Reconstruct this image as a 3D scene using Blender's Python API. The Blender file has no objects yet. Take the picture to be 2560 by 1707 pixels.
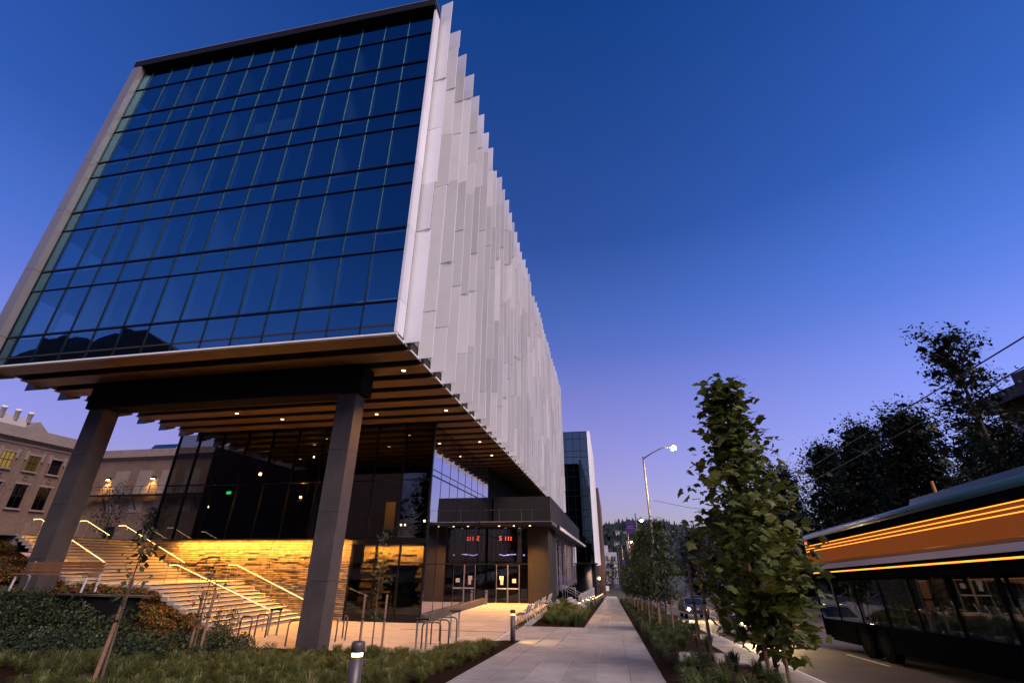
import bpy, math, random
from mathutils import Vector, Matrix

# ------------------------------------------------------------------ scene, camera, sky, sun
sc = bpy.context.scene
col = sc.collection
rnd = random.Random(11)
PI = math.pi
CAM_H = 3.0

cam_d = bpy.data.cameras.new('camera')
cam_d.sensor_width = 36.0
cam_d.lens = 16.389
cam_d.clip_start = 0.05
cam_d.clip_end = 4000
cam = bpy.data.objects.new('camera', cam_d)
col.objects.link(cam)
def _rot():
    vs = (225.0, 510.0); zn = (11.0, -2253.0)
    f = math.sqrt(-(vs[0] * zn[0] + vs[1] * zn[1]))
    y = Vector((vs[0], -vs[1], -f)).normalized()
    z = Vector((zn[0], -zn[1], -f)).normalized()
    x = y.cross(z).normalized()
    return Matrix((x, y, z)).to_4x4()
cam.matrix_world = Matrix.Translation((0, 0, CAM_H)) @ _rot()
sc.camera = cam

world = bpy.data.worlds.new('World')
sc.world = world
world.use_nodes = True
SUN_EL, SUN_AZ = 42.0, 128.0        # afterglow low over the far side of the road, a little behind the camera
def make_sky():
    nt = world.node_tree; N = nt.nodes; L = nt.links
    bg = N['Background']
    sky = N.new('ShaderNodeTexSky')
    sky.sky_type = 'NISHITA'
    sky.sun_disc = False
    sky.sun_elevation = math.radians(1.0)
    sky.sun_rotation = math.radians(75)
    sky.altitude = 0; sky.air_density = 1.0; sky.dust_density = 0.4; sky.ozone_density = 6.0
    # the pink twilight band that lies all round the horizon
    tc = N.new('ShaderNodeTexCoord'); sep = N.new('ShaderNodeSeparateXYZ')
    L.new(tc.outputs['Generated'], sep.inputs[0])
    ramp = N.new('ShaderNodeValToRGB')
    cr = ramp.color_ramp
    stops = [(0.0, (.40, .20, .20)), (.12, (.36, .17, .21)), (.33, (.17, .10, .17)), (.40, (.10, .07, .15)),
             (.47, (.06, .055, .12)), (.60, (.022, .015, .03)), (.90, (0, 0, 0))]
    cr.elements[0].position, cr.elements[0].color = stops[0][0], (*stops[0][1], 1)
    cr.elements[1].position, cr.elements[1].color = stops[-1][0], (*stops[-1][1], 1)
    for p, c in stops[1:-1]:
        e = cr.elements.new(p); e.color = (*c, 1)
    L.new(sep.outputs['Z'], ramp.inputs[0])
    add = N.new('ShaderNodeMix'); add.data_type = 'RGBA'; add.blend_type = 'ADD'
    add.inputs[0].default_value = 1.0
    mul = N.new('ShaderNodeMix'); mul.data_type = 'RGBA'; mul.blend_type = 'MULTIPLY'
    mul.inputs[0].default_value = 1.0
    mul.inputs[7].default_value = (.74, .74, .74, 1)
    L.new(sky.outputs[0], mul.inputs[6])
    L.new(mul.outputs[2], add.inputs[6])
    L.new(ramp.outputs[0], add.inputs[7])
    L.new(add.outputs[2], bg.inputs['Color'])
    bg.inputs['Strength'].default_value = 1.0
make_sky()

def dir_from(az, el):
    a, e = math.radians(az), math.radians(el)
    return Vector((math.sin(a) * math.cos(e), math.cos(a) * math.cos(e), math.sin(e)))
sun_d = bpy.data.lights.new('sun', 'SUN')
sun_d.energy = 3.6
sun_d.angle = math.radians(36)
sun_d.color = (1.0, .84, .84)
sun = bpy.data.objects.new('sun', sun_d)
col.objects.link(sun)
sun.rotation_euler = dir_from(SUN_AZ, SUN_EL).to_track_quat('Z', 'Y').to_euler()

vs_ = sc.view_settings
vs_.view_transform = 'Standard'; vs_.look = 'None'; vs_.exposure = 0.0; vs_.gamma = 1.0
vs_.use_curve_mapping = False
cy = sc.cycles
cy.use_denoising = True
cy.max_bounces = 8; cy.diffuse_bounces = 3; cy.glossy_bounces = 4; cy.transmission_bounces = 4
cy.transparent_max_bounces = 24
cy.sample_clamp_indirect = 4.0
cy.caustics_reflective = False; cy.caustics_refractive = False

# ------------------------------------------------------------------ helpers
OFF = {}
def off(o):
    return OFF.get(o.name, Vector((0, 0, 0))) if o else Vector((0, 0, 0))

def tag(o, label=None, cat=None, group=None, kind=None):
    if label: o['label'] = label
    if cat: o['category'] = cat
    if group: o['group'] = group
    if kind: o['kind'] = kind
    return o

def thing(name, label, cat, loc=(0, 0, 0), group=None, rz=0.0):
    o = bpy.data.objects.new(name, None)
    o.empty_display_size = .2
    col.objects.link(o)
    o.location = loc; o.rotation_euler.z = rz
    OFF[o.name] = Vector(loc)
    return tag(o, label, cat, group)

class MB:
    """collects faces; build() links them as one mesh object"""
    def __init__(s):
        s.v = []; s.f = []
    def face(s, pts):
        b = len(s.v); s.v.extend([tuple(p) for p in pts]); s.f.append(tuple(range(b, b + len(pts)))); return s
    def hexa(s, p):
        b = len(s.v); s.v.extend([tuple(q) for q in p])
        for q in ((0, 3, 2, 1), (4, 5, 6, 7), (0, 1, 5, 4), (1, 2, 6, 5), (2, 3, 7, 6), (3, 0, 4, 7)):
            s.f.append(tuple(b + i for i in q))
        return s
    def box(s, x0, x1, y0, y1, z0, z1):
        return s.hexa([(x0, y0, z0), (x1, y0, z0), (x1, y1, z0), (x0, y1, z0), (x0, y0, z1), (x1, y0, z1), (x1, y1, z1), (x0, y1, z1)])
    def obox(s, c, ax, ay, az):
        c, ax, ay, az = Vector(c), Vector(ax), Vector(ay), Vector(az)
        return s.hexa([c - ax - ay - az, c + ax - ay - az, c + ax + ay - az, c - ax + ay - az, c - ax - ay + az, c + ax - ay + az, c + ax + ay + az, c - ax + ay + az])
    def bar(s, p0, p1, w, h):
        p0, p1 = Vector(p0), Vector(p1); d = p1 - p0; L = d.length; d.normalize()
        up = Vector((0, 0, 1)) if abs(d.z) < .95 else Vector((0, 1, 0))
        sd = d.cross(up).normalized(); u = sd.cross(d).normalized()
        return s.obox((p0 + p1) / 2, sd * w / 2, d * L / 2, u * h / 2)
    def tube(s, p0, p1, r0, r1=None, n=8, caps=True):
        return s.path([p0, p1], [r0, r0 if r1 is None else r1], n, caps)
    def path(s, pts, r, n=8, caps=True, closed=False):
        pts = [Vector(p) for p in pts]
        if not isinstance(r, (list, tuple)): r = [r] * len(pts)
        b = len(s.v); prev = None; m = len(pts)
        for i, p in enumerate(pts):
            if closed: d = pts[(i + 1) % m] - pts[i - 1]
            elif i == 0: d = pts[1] - pts[0]
            elif i == m - 1: d = pts[-1] - pts[-2]
            else: d = (pts[i + 1] - p).normalized() + (p - pts[i - 1]).normalized()
            d.normalize()
            if prev is None:
                a = Vector((0, 0, 1)) if abs(d.z) < .9 else Vector((1, 0, 0))
                u = d.cross(a).normalized()
            else:
                u = (prev - d * prev.dot(d))
                u = u.normalized() if u.length > 1e-6 else d.orthogonal().normalized()
            prev = u; w = d.cross(u)
            for k in range(n):
                t = 2 * PI * k / n
                s.v.append(tuple(p + (u * math.cos(t) + w * math.sin(t)) * r[i]))
        for i in range(m if closed else m - 1):
            j = (i + 1) % m
            for k in range(n):
                s.f.append((b + i * n + k, b + i * n + (k + 1) % n, b + j * n + (k + 1) % n, b + j * n + k))
        if caps and not closed:
            s.f.append(tuple(b + k for k in reversed(range(n))))
            s.f.append(tuple(b + (m - 1) * n + k for k in range(n)))
        return s
    def lathe(s, c, prof, n=16, cap=True):
        b = len(s.v); c = Vector(c)
        for (r, z) in prof:
            for k in range(n):
                t = 2 * PI * k / n
                s.v.append((c.x + r * math.cos(t), c.y + r * math.sin(t), c.z + z))
        for i in range(len(prof) - 1):
            for k in range(n):
                s.f.append((b + i * n + k, b + i * n + (k + 1) % n, b + (i + 1) * n + (k + 1) % n, b + (i + 1) * n + k))
        if cap:
            s.f.append(tuple(b + k for k in reversed(range(n))))
            s.f.append(tuple(b + (len(prof) - 1) * n + k for k in range(n)))
        return s
    def prism(s, poly, axis, a0, a1):
        """poly: 2-D outline; axis 'x','y','z' extruded from a0 to a1"""
        def P(q, a):
            return {'x': (a, q[0], q[1]), 'y': (q[0], a, q[1]), 'z': (q[0], q[1], a)}[axis]
        b = len(s.v); n = len(poly)
        s.v.extend([P(q, a0) for q in poly]); s.v.extend([P(q, a1) for q in poly])
        s.f.append(tuple(b + i for i in reversed(range(n)))); s.f.append(tuple(b + n + i for i in range(n)))
        for i in range(n):
            s.f.append((b + i, b + (i + 1) % n, b + n + (i + 1) % n, b + n + i))
        return s
    def ball(s, c, r, nu=8, nv=6, sz=1.0):
        prof = [(max(r * math.sin(PI * i / nv), 1e-4), -r * sz * math.cos(PI * i / nv)) for i in range(nv + 1)]
        return s.lathe(c, prof, nu)
    def build(s, name, mat, parent=None, smooth=False, kind=None):
        o_ = off(parent)
        me = bpy.data.meshes.new(name)
        me.from_pydata([(x - o_.x, y - o_.y, z - o_.z) for x, y, z in s.v], [], s.f)
        if mat: me.materials.append(mat)
        if smooth:
            me.polygons.foreach_set('use_smooth', [True] * len(me.polygons))
        me.update()
        o = bpy.data.objects.new(name, me)
        col.objects.link(o)
        if parent:
            o.parent = parent
            OFF[o.name] = o_.copy()
        if kind: o['kind'] = kind
        return o

_boxes = {}
def boxpart(name, c, s, mat, parent=None):
    """an object that shares its box mesh with every alike box; c centre, s size"""
    key = (round(s[0], 4), round(s[1], 4), round(s[2], 4), mat.name)
    me = _boxes.get(key)
    if me is None:
        b = MB().box(-s[0] / 2, s[0] / 2, -s[1] / 2, s[1] / 2, -s[2] / 2, s[2] / 2)
        me = bpy.data.meshes.new(name); me.from_pydata(b.v, [], b.f); me.materials.append(mat); me.update()
        _boxes[key] = me
    o = bpy.data.objects.new(name, me)
    col.objects.link(o)
    o.location = Vector(c) - off(parent)
    if parent:
        o.parent = parent
        OFF[o.name] = Vector(c)
    return o
def bp2(name, x0, x1, y0, y1, z0, z1, mat, parent=None):
    return boxpart(name, ((x0 + x1) / 2, (y0 + y1) / 2, (z0 + z1) / 2), (x1 - x0, y1 - y0, z1 - z0), mat, parent)

def kids(o):
    return [c for c in KIDS.get(o.name, [])]
KIDS = {}
def snapshot(o):
    KIDS[o.name] = list(o.children)
    for c in o.children: snapshot(c)
def copy_tree(o, parent=None):
    c = o.copy(); col.objects.link(c); c.parent = parent
    for ch in KIDS.get(o.name, []): copy_tree(ch, c)
    return c
def place(proto, loc, rz=0.0, s=1.0, label=None, group=None, rx=0.0):
    c = copy_tree(proto)
    c.location = loc; c.rotation_euler = (rx, 0, rz); c.scale = (s, s, s)
    if label: c['label'] = label
    if group: c['group'] = group
    return c

def lamp(kind, name, loc, power, color, parent=None, size=.1, target=None, spot=None, blend=.6, size_y=None):
    d = bpy.data.lights.new(name, kind)
    d.energy = power; d.color = color
    if kind == 'AREA':
        d.shape = 'RECTANGLE' if size_y else 'SQUARE'; d.size = size
        if size_y: d.size_y = size_y
    else: d.shadow_soft_size = size
    if kind == 'SPOT':
        d.spot_size = math.radians(spot); d.spot_blend = blend
    o = bpy.data.objects.new(name, d)
    col.objects.link(o)
    o.location = Vector(loc) - off(parent)
    if target is not None:
        o.rotation_euler = (Vector(loc) - Vector(target)).to_track_quat('Z', 'Y').to_euler()
    if parent: o.parent = parent
    return o

# ------------------------------------------------------------------ materials
def M(name, c, rough=.6, metal=0.0, var=0.0, scale=4.0, bump=0.0, bscale=40.0, spec=.5, emis=None, es=0.0, var2=None, coat=0.0):
    m = bpy.data.materials.new(name); m.use_nodes = True
    nt = m.node_tree; N = nt.nodes; L = nt.links; b = N['Principled BSDF']
    b.inputs['Base Color'].default_value = (*c, 1); b.inputs['Roughness'].default_value = rough
    b.inputs['Metallic'].default_value = metal; b.inputs['Specular IOR Level'].default_value = spec
    b.inputs['Coat Weight'].default_value = coat
    if emis:
        b.inputs['Emission Color'].default_value = (*emis, 1); b.inputs['Emission Strength'].default_value = es
    if var or bump:
        tc = N.new('ShaderNodeTexCoord')
        if var:
            n = N.new('ShaderNodeTexNoise'); n.inputs['Scale'].default_value = scale; n.inputs['Detail'].default_value = 6
            n.inputs['Roughness'].default_value = .65
            L.new(tc.outputs['Object'], n.inputs['Vector'])
            r = N.new('ShaderNodeValToRGB')
            lo = [max(x * (1 - var), 0) for x in c]; hi = [min(x * (1 + var), 1) for x in c] if var2 is None else var2
            r.color_ramp.elements[0].position = .3; r.color_ramp.elements[0].color = (*lo, 1)
            r.color_ramp.elements[1].position = .7; r.color_ramp.elements[1].color = (*hi, 1)
            L.new(n.outputs['Fac'], r.inputs[0]); L.new(r.outputs[0], b.inputs['Base Color'])
        if bump:
            n2 = N.new('ShaderNodeTexNoise'); n2.inputs['Scale'].default_value = bscale; n2.inputs['Detail'].default_value = 4
            L.new(tc.outputs['Object'], n2.inputs['Vector'])
            bp = N.new('ShaderNodeBump'); bp.inputs['Strength'].default_value = bump; bp.inputs['Distance'].default_value = .02
            L.new(n2.outputs['Fac'], bp.inputs['Height']); L.new(bp.outputs[0], b.inputs['Normal'])
    return m

def leafmat(name, c1, c2, trans=.35, scale=1.2):
    m = bpy.data.materials.new(name); m.use_nodes = True
    nt = m.node_tree; N = nt.nodes; L = nt.links; b = N['Principled BSDF']; out = N['Material Output']
    tc = N.new('ShaderNodeTexCoord'); n = N.new('ShaderNodeTexNoise'); n.inputs['Scale'].default_value = scale
    n.inputs['Detail'].default_value = 5
    L.new(tc.outputs['Object'], n.inputs['Vector'])
    r = N.new('ShaderNodeValToRGB')
    r.color_ramp.elements[0].position = .35; r.color_ramp.elements[0].color = (*c1, 1)
    r.color_ramp.elements[1].position = .65; r.color_ramp.elements[1].color = (*c2, 1)
    L.new(n.outputs['Fac'], r.inputs[0]); L.new(r.outputs[0], b.inputs['Base Color'])
    b.inputs['Roughness'].default_value = .55
    t = N.new('ShaderNodeBsdfTranslucent'); L.new(r.outputs[0], t.inputs[0])
    mx = N.new('ShaderNodeMixShader'); mx.inputs[0].default_value = trans
    L.new(b.outputs[0], mx.inputs[1]); L.new(t.outputs[0], mx.inputs[2]); L.new(mx.outputs[0], out.inputs['Surface'])
    return m

def glassmat(name, tint, refl, base=.12, power=3.0, wav=.02, wscale=.7, rough=0.0, tilt=0.0):
    """coated architectural glass: tinted see-through plus mirror reflection that grows towards grazing angles"""
    m = bpy.data.materials.new(name); m.use_nodes = True
    nt = m.node_tree; N = nt.nodes; L = nt.links; N.remove(N['Principled BSDF']); out = N['Material Output']
    tr = N.new('ShaderNodeBsdfTransparent'); tr.inputs[0].default_value = (*tint, 1)
    gl = N.new('ShaderNodeBsdfGlossy'); gl.inputs[0].default_value = (*refl, 1); gl.inputs['Roughness'].default_value = rough
    lw = N.new('ShaderNodeLayerWeight'); lw.inputs[0].default_value = .5
    pw = N.new('ShaderNodeMath'); pw.operation = 'POWER'; pw.inputs[1].default_value = power
    L.new(lw.outputs['Facing'], pw.inputs[0])
    ma = N.new('ShaderNodeMath'); ma.operation = 'MULTIPLY_ADD'; ma.inputs[1].default_value = 1 - base; ma.inputs[2].default_value = base
    L.new(pw.outputs[0], ma.inputs[0])
    mx = N.new('ShaderNodeMixShader'); L.new(ma.outputs[0], mx.inputs[0]); L.new(tr.outputs[0], mx.inputs[1]); L.new(gl.outputs[0], mx.inputs[2])
    if wav:
        tc = N.new('ShaderNodeTexCoord'); n = N.new('ShaderNodeTexNoise'); n.inputs['Scale'].default_value = wscale
        n.inputs['Detail'].default_value = 1
        L.new(tc.outputs['Object'], n.inputs['Vector'])
        bp = N.new('ShaderNodeBump'); bp.inputs['Strength'].default_value = wav; bp.inputs['Distance'].default_value = .1
        L.new(n.outputs['Fac'], bp.inputs['Height']); L.new(bp.outputs[0], gl.inputs['Normal'])
        if tilt:        # no two panes hang at quite the same angle
            oi = N.new('ShaderNodeObjectInfo'); wn = N.new('ShaderNodeTexWhiteNoise'); wn.noise_dimensions = '1D'
            L.new(oi.outputs['Random'], wn.inputs['W'])
            sb = N.new('ShaderNodeVectorMath'); sb.operation = 'SUBTRACT'; sb.inputs[1].default_value = (.5, .5, .5)
            sl_ = N.new('ShaderNodeVectorMath'); sl_.operation = 'SCALE'; sl_.inputs['Scale'].default_value = tilt
            av = N.new('ShaderNodeVectorMath'); av.operation = 'ADD'; nv = N.new('ShaderNodeVectorMath'); nv.operation = 'NORMALIZE'
            L.new(wn.outputs['Color'], sb.inputs[0]); L.new(sb.outputs[0], sl_.inputs[0]); L.new(sl_.outputs[0], av.inputs[0])
            L.new(bp.outputs[0], av.inputs[1]); L.new(av.outputs[0], nv.inputs[0]); L.new(nv.outputs[0], gl.inputs['Normal'])
    L.new(mx.outputs[0], out.inputs['Surface'])
    return m

def emit(name, c, s):
    m = bpy.data.materials.new(name); m.use_nodes = True
    nt = m.node_tree; N = nt.nodes; N.remove(N['Principled BSDF'])
    e = N.new('ShaderNodeEmission'); e.inputs[0].default_value = (*c, 1); e.inputs[1].default_value = s
    nt.links.new(e.outputs[0], N['Material Output'].inputs['Surface'])
    return m

def brickmat(name, c1, c2, mortar, scale=1.0, bw=.6, bh=.2, rough=.8):
    m = bpy.data.materials.new(name); m.use_nodes = True
    nt = m.node_tree; N = nt.nodes; L = nt.links; b = N['Principled BSDF']
    tc = N.new('ShaderNodeTexCoord'); sep = N.new('ShaderNodeSeparateXYZ'); cmb = N.new('ShaderNodeCombineXYZ')
    ad = N.new('ShaderNodeMath'); ad.operation = 'ADD'
    L.new(tc.outputs['Object'], sep.inputs[0]); L.new(sep.outputs[0], ad.inputs[0]); L.new(sep.outputs[1], ad.inputs[1])
    L.new(ad.outputs[0], cmb.inputs[0]); L.new(sep.outputs[2], cmb.inputs[1])
    t = N.new('ShaderNodeTexBrick'); t.inputs['Scale'].default_value = scale
    t.inputs['Color1'].default_value = (*c1, 1); t.inputs['Color2'].default_value = (*c2, 1); t.inputs['Mortar'].default_value = (*mortar, 1)
    t.inputs['Brick Width'].default_value = bw; t.inputs['Row Height'].default_value = bh; t.inputs['Mortar Size'].default_value = .012
    L.new(cmb.outputs[0], t.inputs['Vector'])
    n = N.new('ShaderNodeTexNoise'); n.inputs['Scale'].default_value = .6; n.inputs['Detail'].default_value = 5
    L.new(tc.outputs['Object'], n.inputs['Vector'])
    mx = N.new('ShaderNodeMix'); mx.data_type = 'RGBA'; mx.blend_type = 'MULTIPLY'; mx.inputs[0].default_value = .5
    L.new(t.outputs['Color'], mx.inputs[6]); L.new(n.outputs['Fac'], mx.inputs[7])
    L.new(mx.outputs[2], b.inputs['Base Color']); b.inputs['Roughness'].default_value = rough
    bp = N.new('ShaderNodeBump'); bp.inputs['Strength'].default_value = .4; bp.inputs['Distance'].default_value = .01
    L.new(t.outputs['Fac'], bp.inputs['Height']); bp.invert = True; L.new(bp.outputs[0], b.inputs['Normal'])
    return m

WARM = (1.0, .42, .065)
WARM2 = (1.0, .58, .22)
m_white = M('white_panel', (.86, .83, .82), .42, .0, var=.06, scale=.35, spec=.4)
def vary(m, lo, hi):
    # every panel is a touch lighter or darker than its neighbours
    nt = m.node_tree; N = nt.nodes; L = nt.links; b = N['Principled BSDF']
    src = b.inputs['Base Color'].links[0].from_socket
    oi = N.new('ShaderNodeObjectInfo'); mr = N.new('ShaderNodeMapRange')
    mr.inputs['To Min'].default_value = lo; mr.inputs['To Max'].default_value = hi
    L.new(oi.outputs['Random'], mr.inputs['Value'])
    mx = N.new('ShaderNodeMix'); mx.data_type = 'RGBA'; mx.blend_type = 'MULTIPLY'; mx.inputs[0].default_value = 1
    L.new(src, mx.inputs[6]); L.new(mr.outputs[0], mx.inputs[7]); L.new(mx.outputs[2], b.inputs['Base Color'])
vary(m_white, .82, 1.06)
m_frame = M('metal_frame', (.27, .235, .225), .45, .3, var=.05, scale=.5)
m_mull = M('black_mullion', (.012, .013, .016), .35, .6)
m_dark = M('dark_metal', (.018, .016, .017), .4, .5)
m_fascia = M('dark_fascia', (.008, .006, .005), .6, spec=.2)
m_facade = glassmat('facade_glass', (.42, .52, .58), (.42, .86, 1.0), base=.23, power=9, wav=.03, tilt=.035)
m_side = glassmat('side_glass', (.10, .14, .15), (.75, .85, .9), base=.25, power=3)
m_lobby = glassmat('lobby_glass', (.55, .56, .52), (.70, .82, .90), base=.07, power=2.2, wav=.015)
m_lobby_side = glassmat('lobby_side_glass', (.10, .10, .10), (.90, .86, 1.0), base=.30, power=1.4, wav=.012)
m_tower_glass = glassmat('tower_glass', (.04, .06, .06), (.40, .62, .62), base=.30, power=2.5, wav=.03)
m_clear = glassmat('clear_glass', (.75, .78, .78), (.8, .85, .9), base=.05, power=4, wav=0)
m_board = M('soffit_board', (.26, .15, .055), .48, 0, var=.18, scale=1.5, spec=.4)
m_recess = M('soffit_recess', (.030, .022, .015), .7)
m_conc_dark = M('column_concrete', (.058, .047, .042), .75, 0, var=.28, scale=1.1, bump=.3, bscale=9)
m_conc = M('concrete', (.32, .295, .27), .8, 0, var=.14, scale=1.3, bump=.15, bscale=30)
m_step = M('step_concrete', (.50, .44, .35), .8, 0, var=.10, scale=2.5, bump=.12, bscale=30)
m_slab = M('sidewalk_concrete', (.25, .228, .21), .85, 0, var=.24, scale=1.3, bump=.2, bscale=45)
vary(m_slab, .88, 1.1)
m_joint = M('joint_strip', (.38, .36, .34), .8, 0, var=.15, scale=3)
m_paver = M('plaza_paver', (.36, .295, .235), .75, 0, var=.12, scale=.8, bump=.15, bscale=40)
vary(m_paver, .90, 1.08)
m_asphalt = M('asphalt', (.055, .048, .044), .75, 0, var=.3, scale=.7, bump=.35, bscale=60)
m_soil = M('dark_mulch', (.018, .009, .005), .95, 0, var=.5, scale=9, bump=.9, bscale=25, spec=.03)
m_black = M('matt_black', (.010, .009, .009), .9, spec=.08)
m_ground = M('ground_soil', (.05, .045, .035), .95, 0, var=.3, scale=.2)
m_lawn = M('lawn_green', (.045, .075, .02), .9, 0, var=.4, scale=2, bump=.5, bscale=30)
m_stone = M('ledge_stone', (.30, .23, .15), .7, 0, var=.45, scale=3.0, bump=.5, bscale=20)
m_steel = M('brushed_steel', (.42, .40, .38), .35, .8)
m_rack = M('dark_steel', (.12, .105, .10), .4, .7)
m_bollard = M('bollard_paint', (.085, .075, .075), .45, .4)
m_wood = M('bench_wood', (.20, .085, .03), .55, 0, var=.3, scale=3)
m_stake = M('stake_wood', (.22, .125, .075), .8, 0, var=.35, scale=4, bump=.3, bscale=15)
m_bark = M('bark', (.10, .075, .055), .9, 0, var=.3, scale=6, bump=.5, bscale=20)
m_brick_dark = brickmat('dark_brick', (.030, .021, .015), (.017, .012, .009), (.007, .006, .005), 1.0, .36, .075)
m_brick_tan = brickmat('tan_brick', (.27, .165, .11), (.21, .125, .085), (.20, .14, .11), 1.0, .5, .16)
m_stone_tan = M('tan_limestone', (.25, .185, .15), .8, 0, var=.15, scale=.8, bump=.2, bscale=6)
m_brick_red = brickmat('red_brick', (.22, .085, .06), (.16, .065, .05), (.12, .09, .08), 1.0, .5, .16)
m_led = emit('warm_led', (1.0, .60, .20), 9.0)
m_bulb = emit('warm_bulb', (1.0, .72, .36), 60.0)
m_bulb2 = emit('amber_bulb', (1.0, .55, .14), 40.0)
m_down = emit('downlight', (1.0, .70, .32), 9.0)

# ------------------------------------------------------------------ the lie of the land
SL = 0.042
def walk(y):
    return 1.15 - SL * min(max(y, -60), 150)
def road(y):
    return walk(y) - .15
def sm(a, b, t):
    t = min(max((t - a) / (b - a), 0), 1); return t * t * (3 - 2 * t)
def bed_h(x, y):
    """planted slope between the sidewalk, the plaza and the stair flank"""
    base = walk(y) - .03
    k = sm(10.5, 18.8, y) * sm(-3.9, -7.0, x)
    h = base * (1 - k) + 0.0 * k
    side = min(max((-17.4 - x) * .415, 0), 2.0) + min(max((-26.2 - x) * .38, 0), 2.35)
    h += (side - .2 * (side > 0)) * sm(12.5, 19.5, y) * .97
    return h
def grid(name, xs, ys, h, mat, parent=None, kind='structure', smooth=True):
    b = MB(); nx, ny = len(xs), len(ys)
    for y in ys:
        for x in xs: b.v.append((x, y, h(x, y)))
    for j in range(ny - 1):
        for i in range(nx - 1):
            a = j * nx + i; b.f.append((a, a + 1, a + nx + 1, a + nx))
    return b.build(name, mat, parent, smooth, kind)
def rng(a, b, n): return [a + (b - a) * i / (n - 1) for i in range(n)]

grid('ground', [-900, -200, -100, -60, -33, -20, 0, 4.6, 20, 60, 200, 900], rng(-200, 160, 19) + [300, 600, 1500],
     lambda x, y: walk(y) - .55, m_ground)
# road with its white lines and added yellow streak lines
rd = MB()
ys = rng(-60, 150, 22) + [400]
for a, b in zip(ys, ys[1:]):
    rd.face([(4.6, a, road(a)), (20.2, a, road(a)), (20.2, b, road(b)), (4.6, b, road(b))])
rd.build('road', m_asphalt, None, False, 'structure')
m_yellow = M('streak_yellow', (.62, .40, .06), .7, 0, var=.25, scale=5)
m_wpaint = M('white_paint', (.70, .68, .64), .7, 0, var=.25, scale=5)
def line(name, x0, x1, a, b, mat):
    m = MB(); n = max(1, int((b - a) / 10)); q = rng(a, b, n + 1)
    for y0, y1 in zip(q, q[1:]):
        m.face([(x0, y0, road(y0) + .006), (x1, y0, road(y0) + .006), (x1, y1, road(y1) + .006), (x0, y1, road(y1) + .006)])
    return m
m = MB()
for k, (x0, x1) in enumerate(((11.9, 12.02), (12.2, 12.32))):
    q = line('', x0, x1, -40, 150, None); b0 = len(m.v); m.v += q.v; m.f += [tuple(i + b0 for i in f) for f in q.f]
m.build('yellow_streak', m_yellow, None, False, 'structure')  # double yellow line added to echo headlight streaks along the road
for y in range(-8, 140, 9):
    line('', 8.12, 8.24, y, y + 3, None).build('lane_line', m_wpaint, None, False, 'structure')
    line('', 15.9, 16.02, y + 2, y + 5, None).build('lane_line', m_wpaint, None, False, 'structure')
line('', 4.95, 5.05, -40, 150, None).build('edge_line', m_wpaint, None, False, 'structure')
line('', 19.5, 19.6, -40, 150, None).build('edge_line', m_wpaint, None, False, 'structure')
# a patched rectangle of darker asphalt in the near lane
m_patch = M('asphalt_patch', (.034, .029, .026), .8, 0, var=.25, scale=2, bump=.3, bscale=60)
MB().face([(6.2, 9.5, road(9.5) + .004), (8.0, 9.5, road(9.5) + .004), (8.0, 15.5, road(15.5) + .004), (6.2, 15.5, road(15.5) + .004)]).build('road_patch', m_patch, None, False, 'structure')
# kerbs
def kerb(name, x0, x1, y0, y1, n):
    q = rng(y0, y1, n + 1)
    root = thing(name, None, None, (x0, 0, 0)); root['kind'] = 'structure'
    for a, b in zip(q, q[1:]):
        k = MB(); g = .008
        k.hexa([(x0, a + g, road(a) - .1), (x1, a + g, road(a) - .1), (x1, b - g, road(b) - .1), (x0, b - g, road(b) - .1),
                (x0, a + g, walk(a)), (x1, a + g, walk(a)), (x1, b - g, walk(b)), (x0, b - g, walk(b))])
        k.build('kerb_stone', m_conc, root)
    return root
kerb('kerb', 4.42, 4.62, 2, 98, 32)
kerb('kerb', 20.18, 20.38, 20, 140, 24)

# sidewalk of cast slabs with pale jointing strips
sw = thing('sidewalk', None, None, (0, 0, 0)); sw['kind'] = 'structure'
bedsw = MB()
for a, b in zip(rng(-20, 150, 18), rng(-20, 150, 18)[1:]):
    x0 = -3.72 if b < 29.5 else -1.62
    bedsw.face([(x0, a, walk(a) - .02), (1.05, a, walk(a) - .02), (1.05, b, walk(b) - .02), (x0, b, walk(b) - .02)])
bedsw.build('joint_bed', m_joint, sw)
def slab(x0, x1, y0, y1, parent, mat=m_slab, hf=walk, name='slab', t=.06, g=.012):
    z = hf; dz = rnd.uniform(-.002, .003)
    b = MB().hexa([(x0 + g, y0 + g, z(y0) - t), (x1 - g, y0 + g, z(y0) - t), (x1 - g, y1 - g, z(y1) - t), (x0 + g, y1 - g, z(y1) - t),
                   (x0 + g, y0 + g, z(y0) + dz), (x1 - g, y0 + g, z(y0) + dz), (x1 - g, y1 - g, z(y1) + dz), (x0 + g, y1 - g, z(y1) + dz)])
    return b.build(name, mat, parent)
yy = [2.4 + 3.35 * i for i in range(36)]
for j, (a, b) in enumerate(zip(yy, yy[1:])):
    if a < 26:
        xs = [-3.72 + .795 * i for i in range(7)]
    else:
        xs = [-1.62 + .668 * i for i in range(5)]
    for x0, x1 in zip(xs, xs[1:]): slab(x0, x1, a, b, sw, g=.016)
# landing strip that joins sidewalk and plaza
jp = thing('plaza_apron', None, None, (0, 0, 0)); jp['kind'] = 'structure'
for x0, x1 in ((-4.9, -3.74),):
    for a, b in ((22.6, 25.8), (25.8, 29.1)):
        slab(x0, x1, a, b, jp, m_slab, lambda y: min(walk(y), .02 + .0 * y) if y > 27 else .3 * walk(y))
for a, b in zip(rng(29.1, 47, 7), rng(29.1, 47, 7)[1:]):
    slab(-4.9, -4.42, a, b, jp, m_slab, lambda y: -.01)

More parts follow.
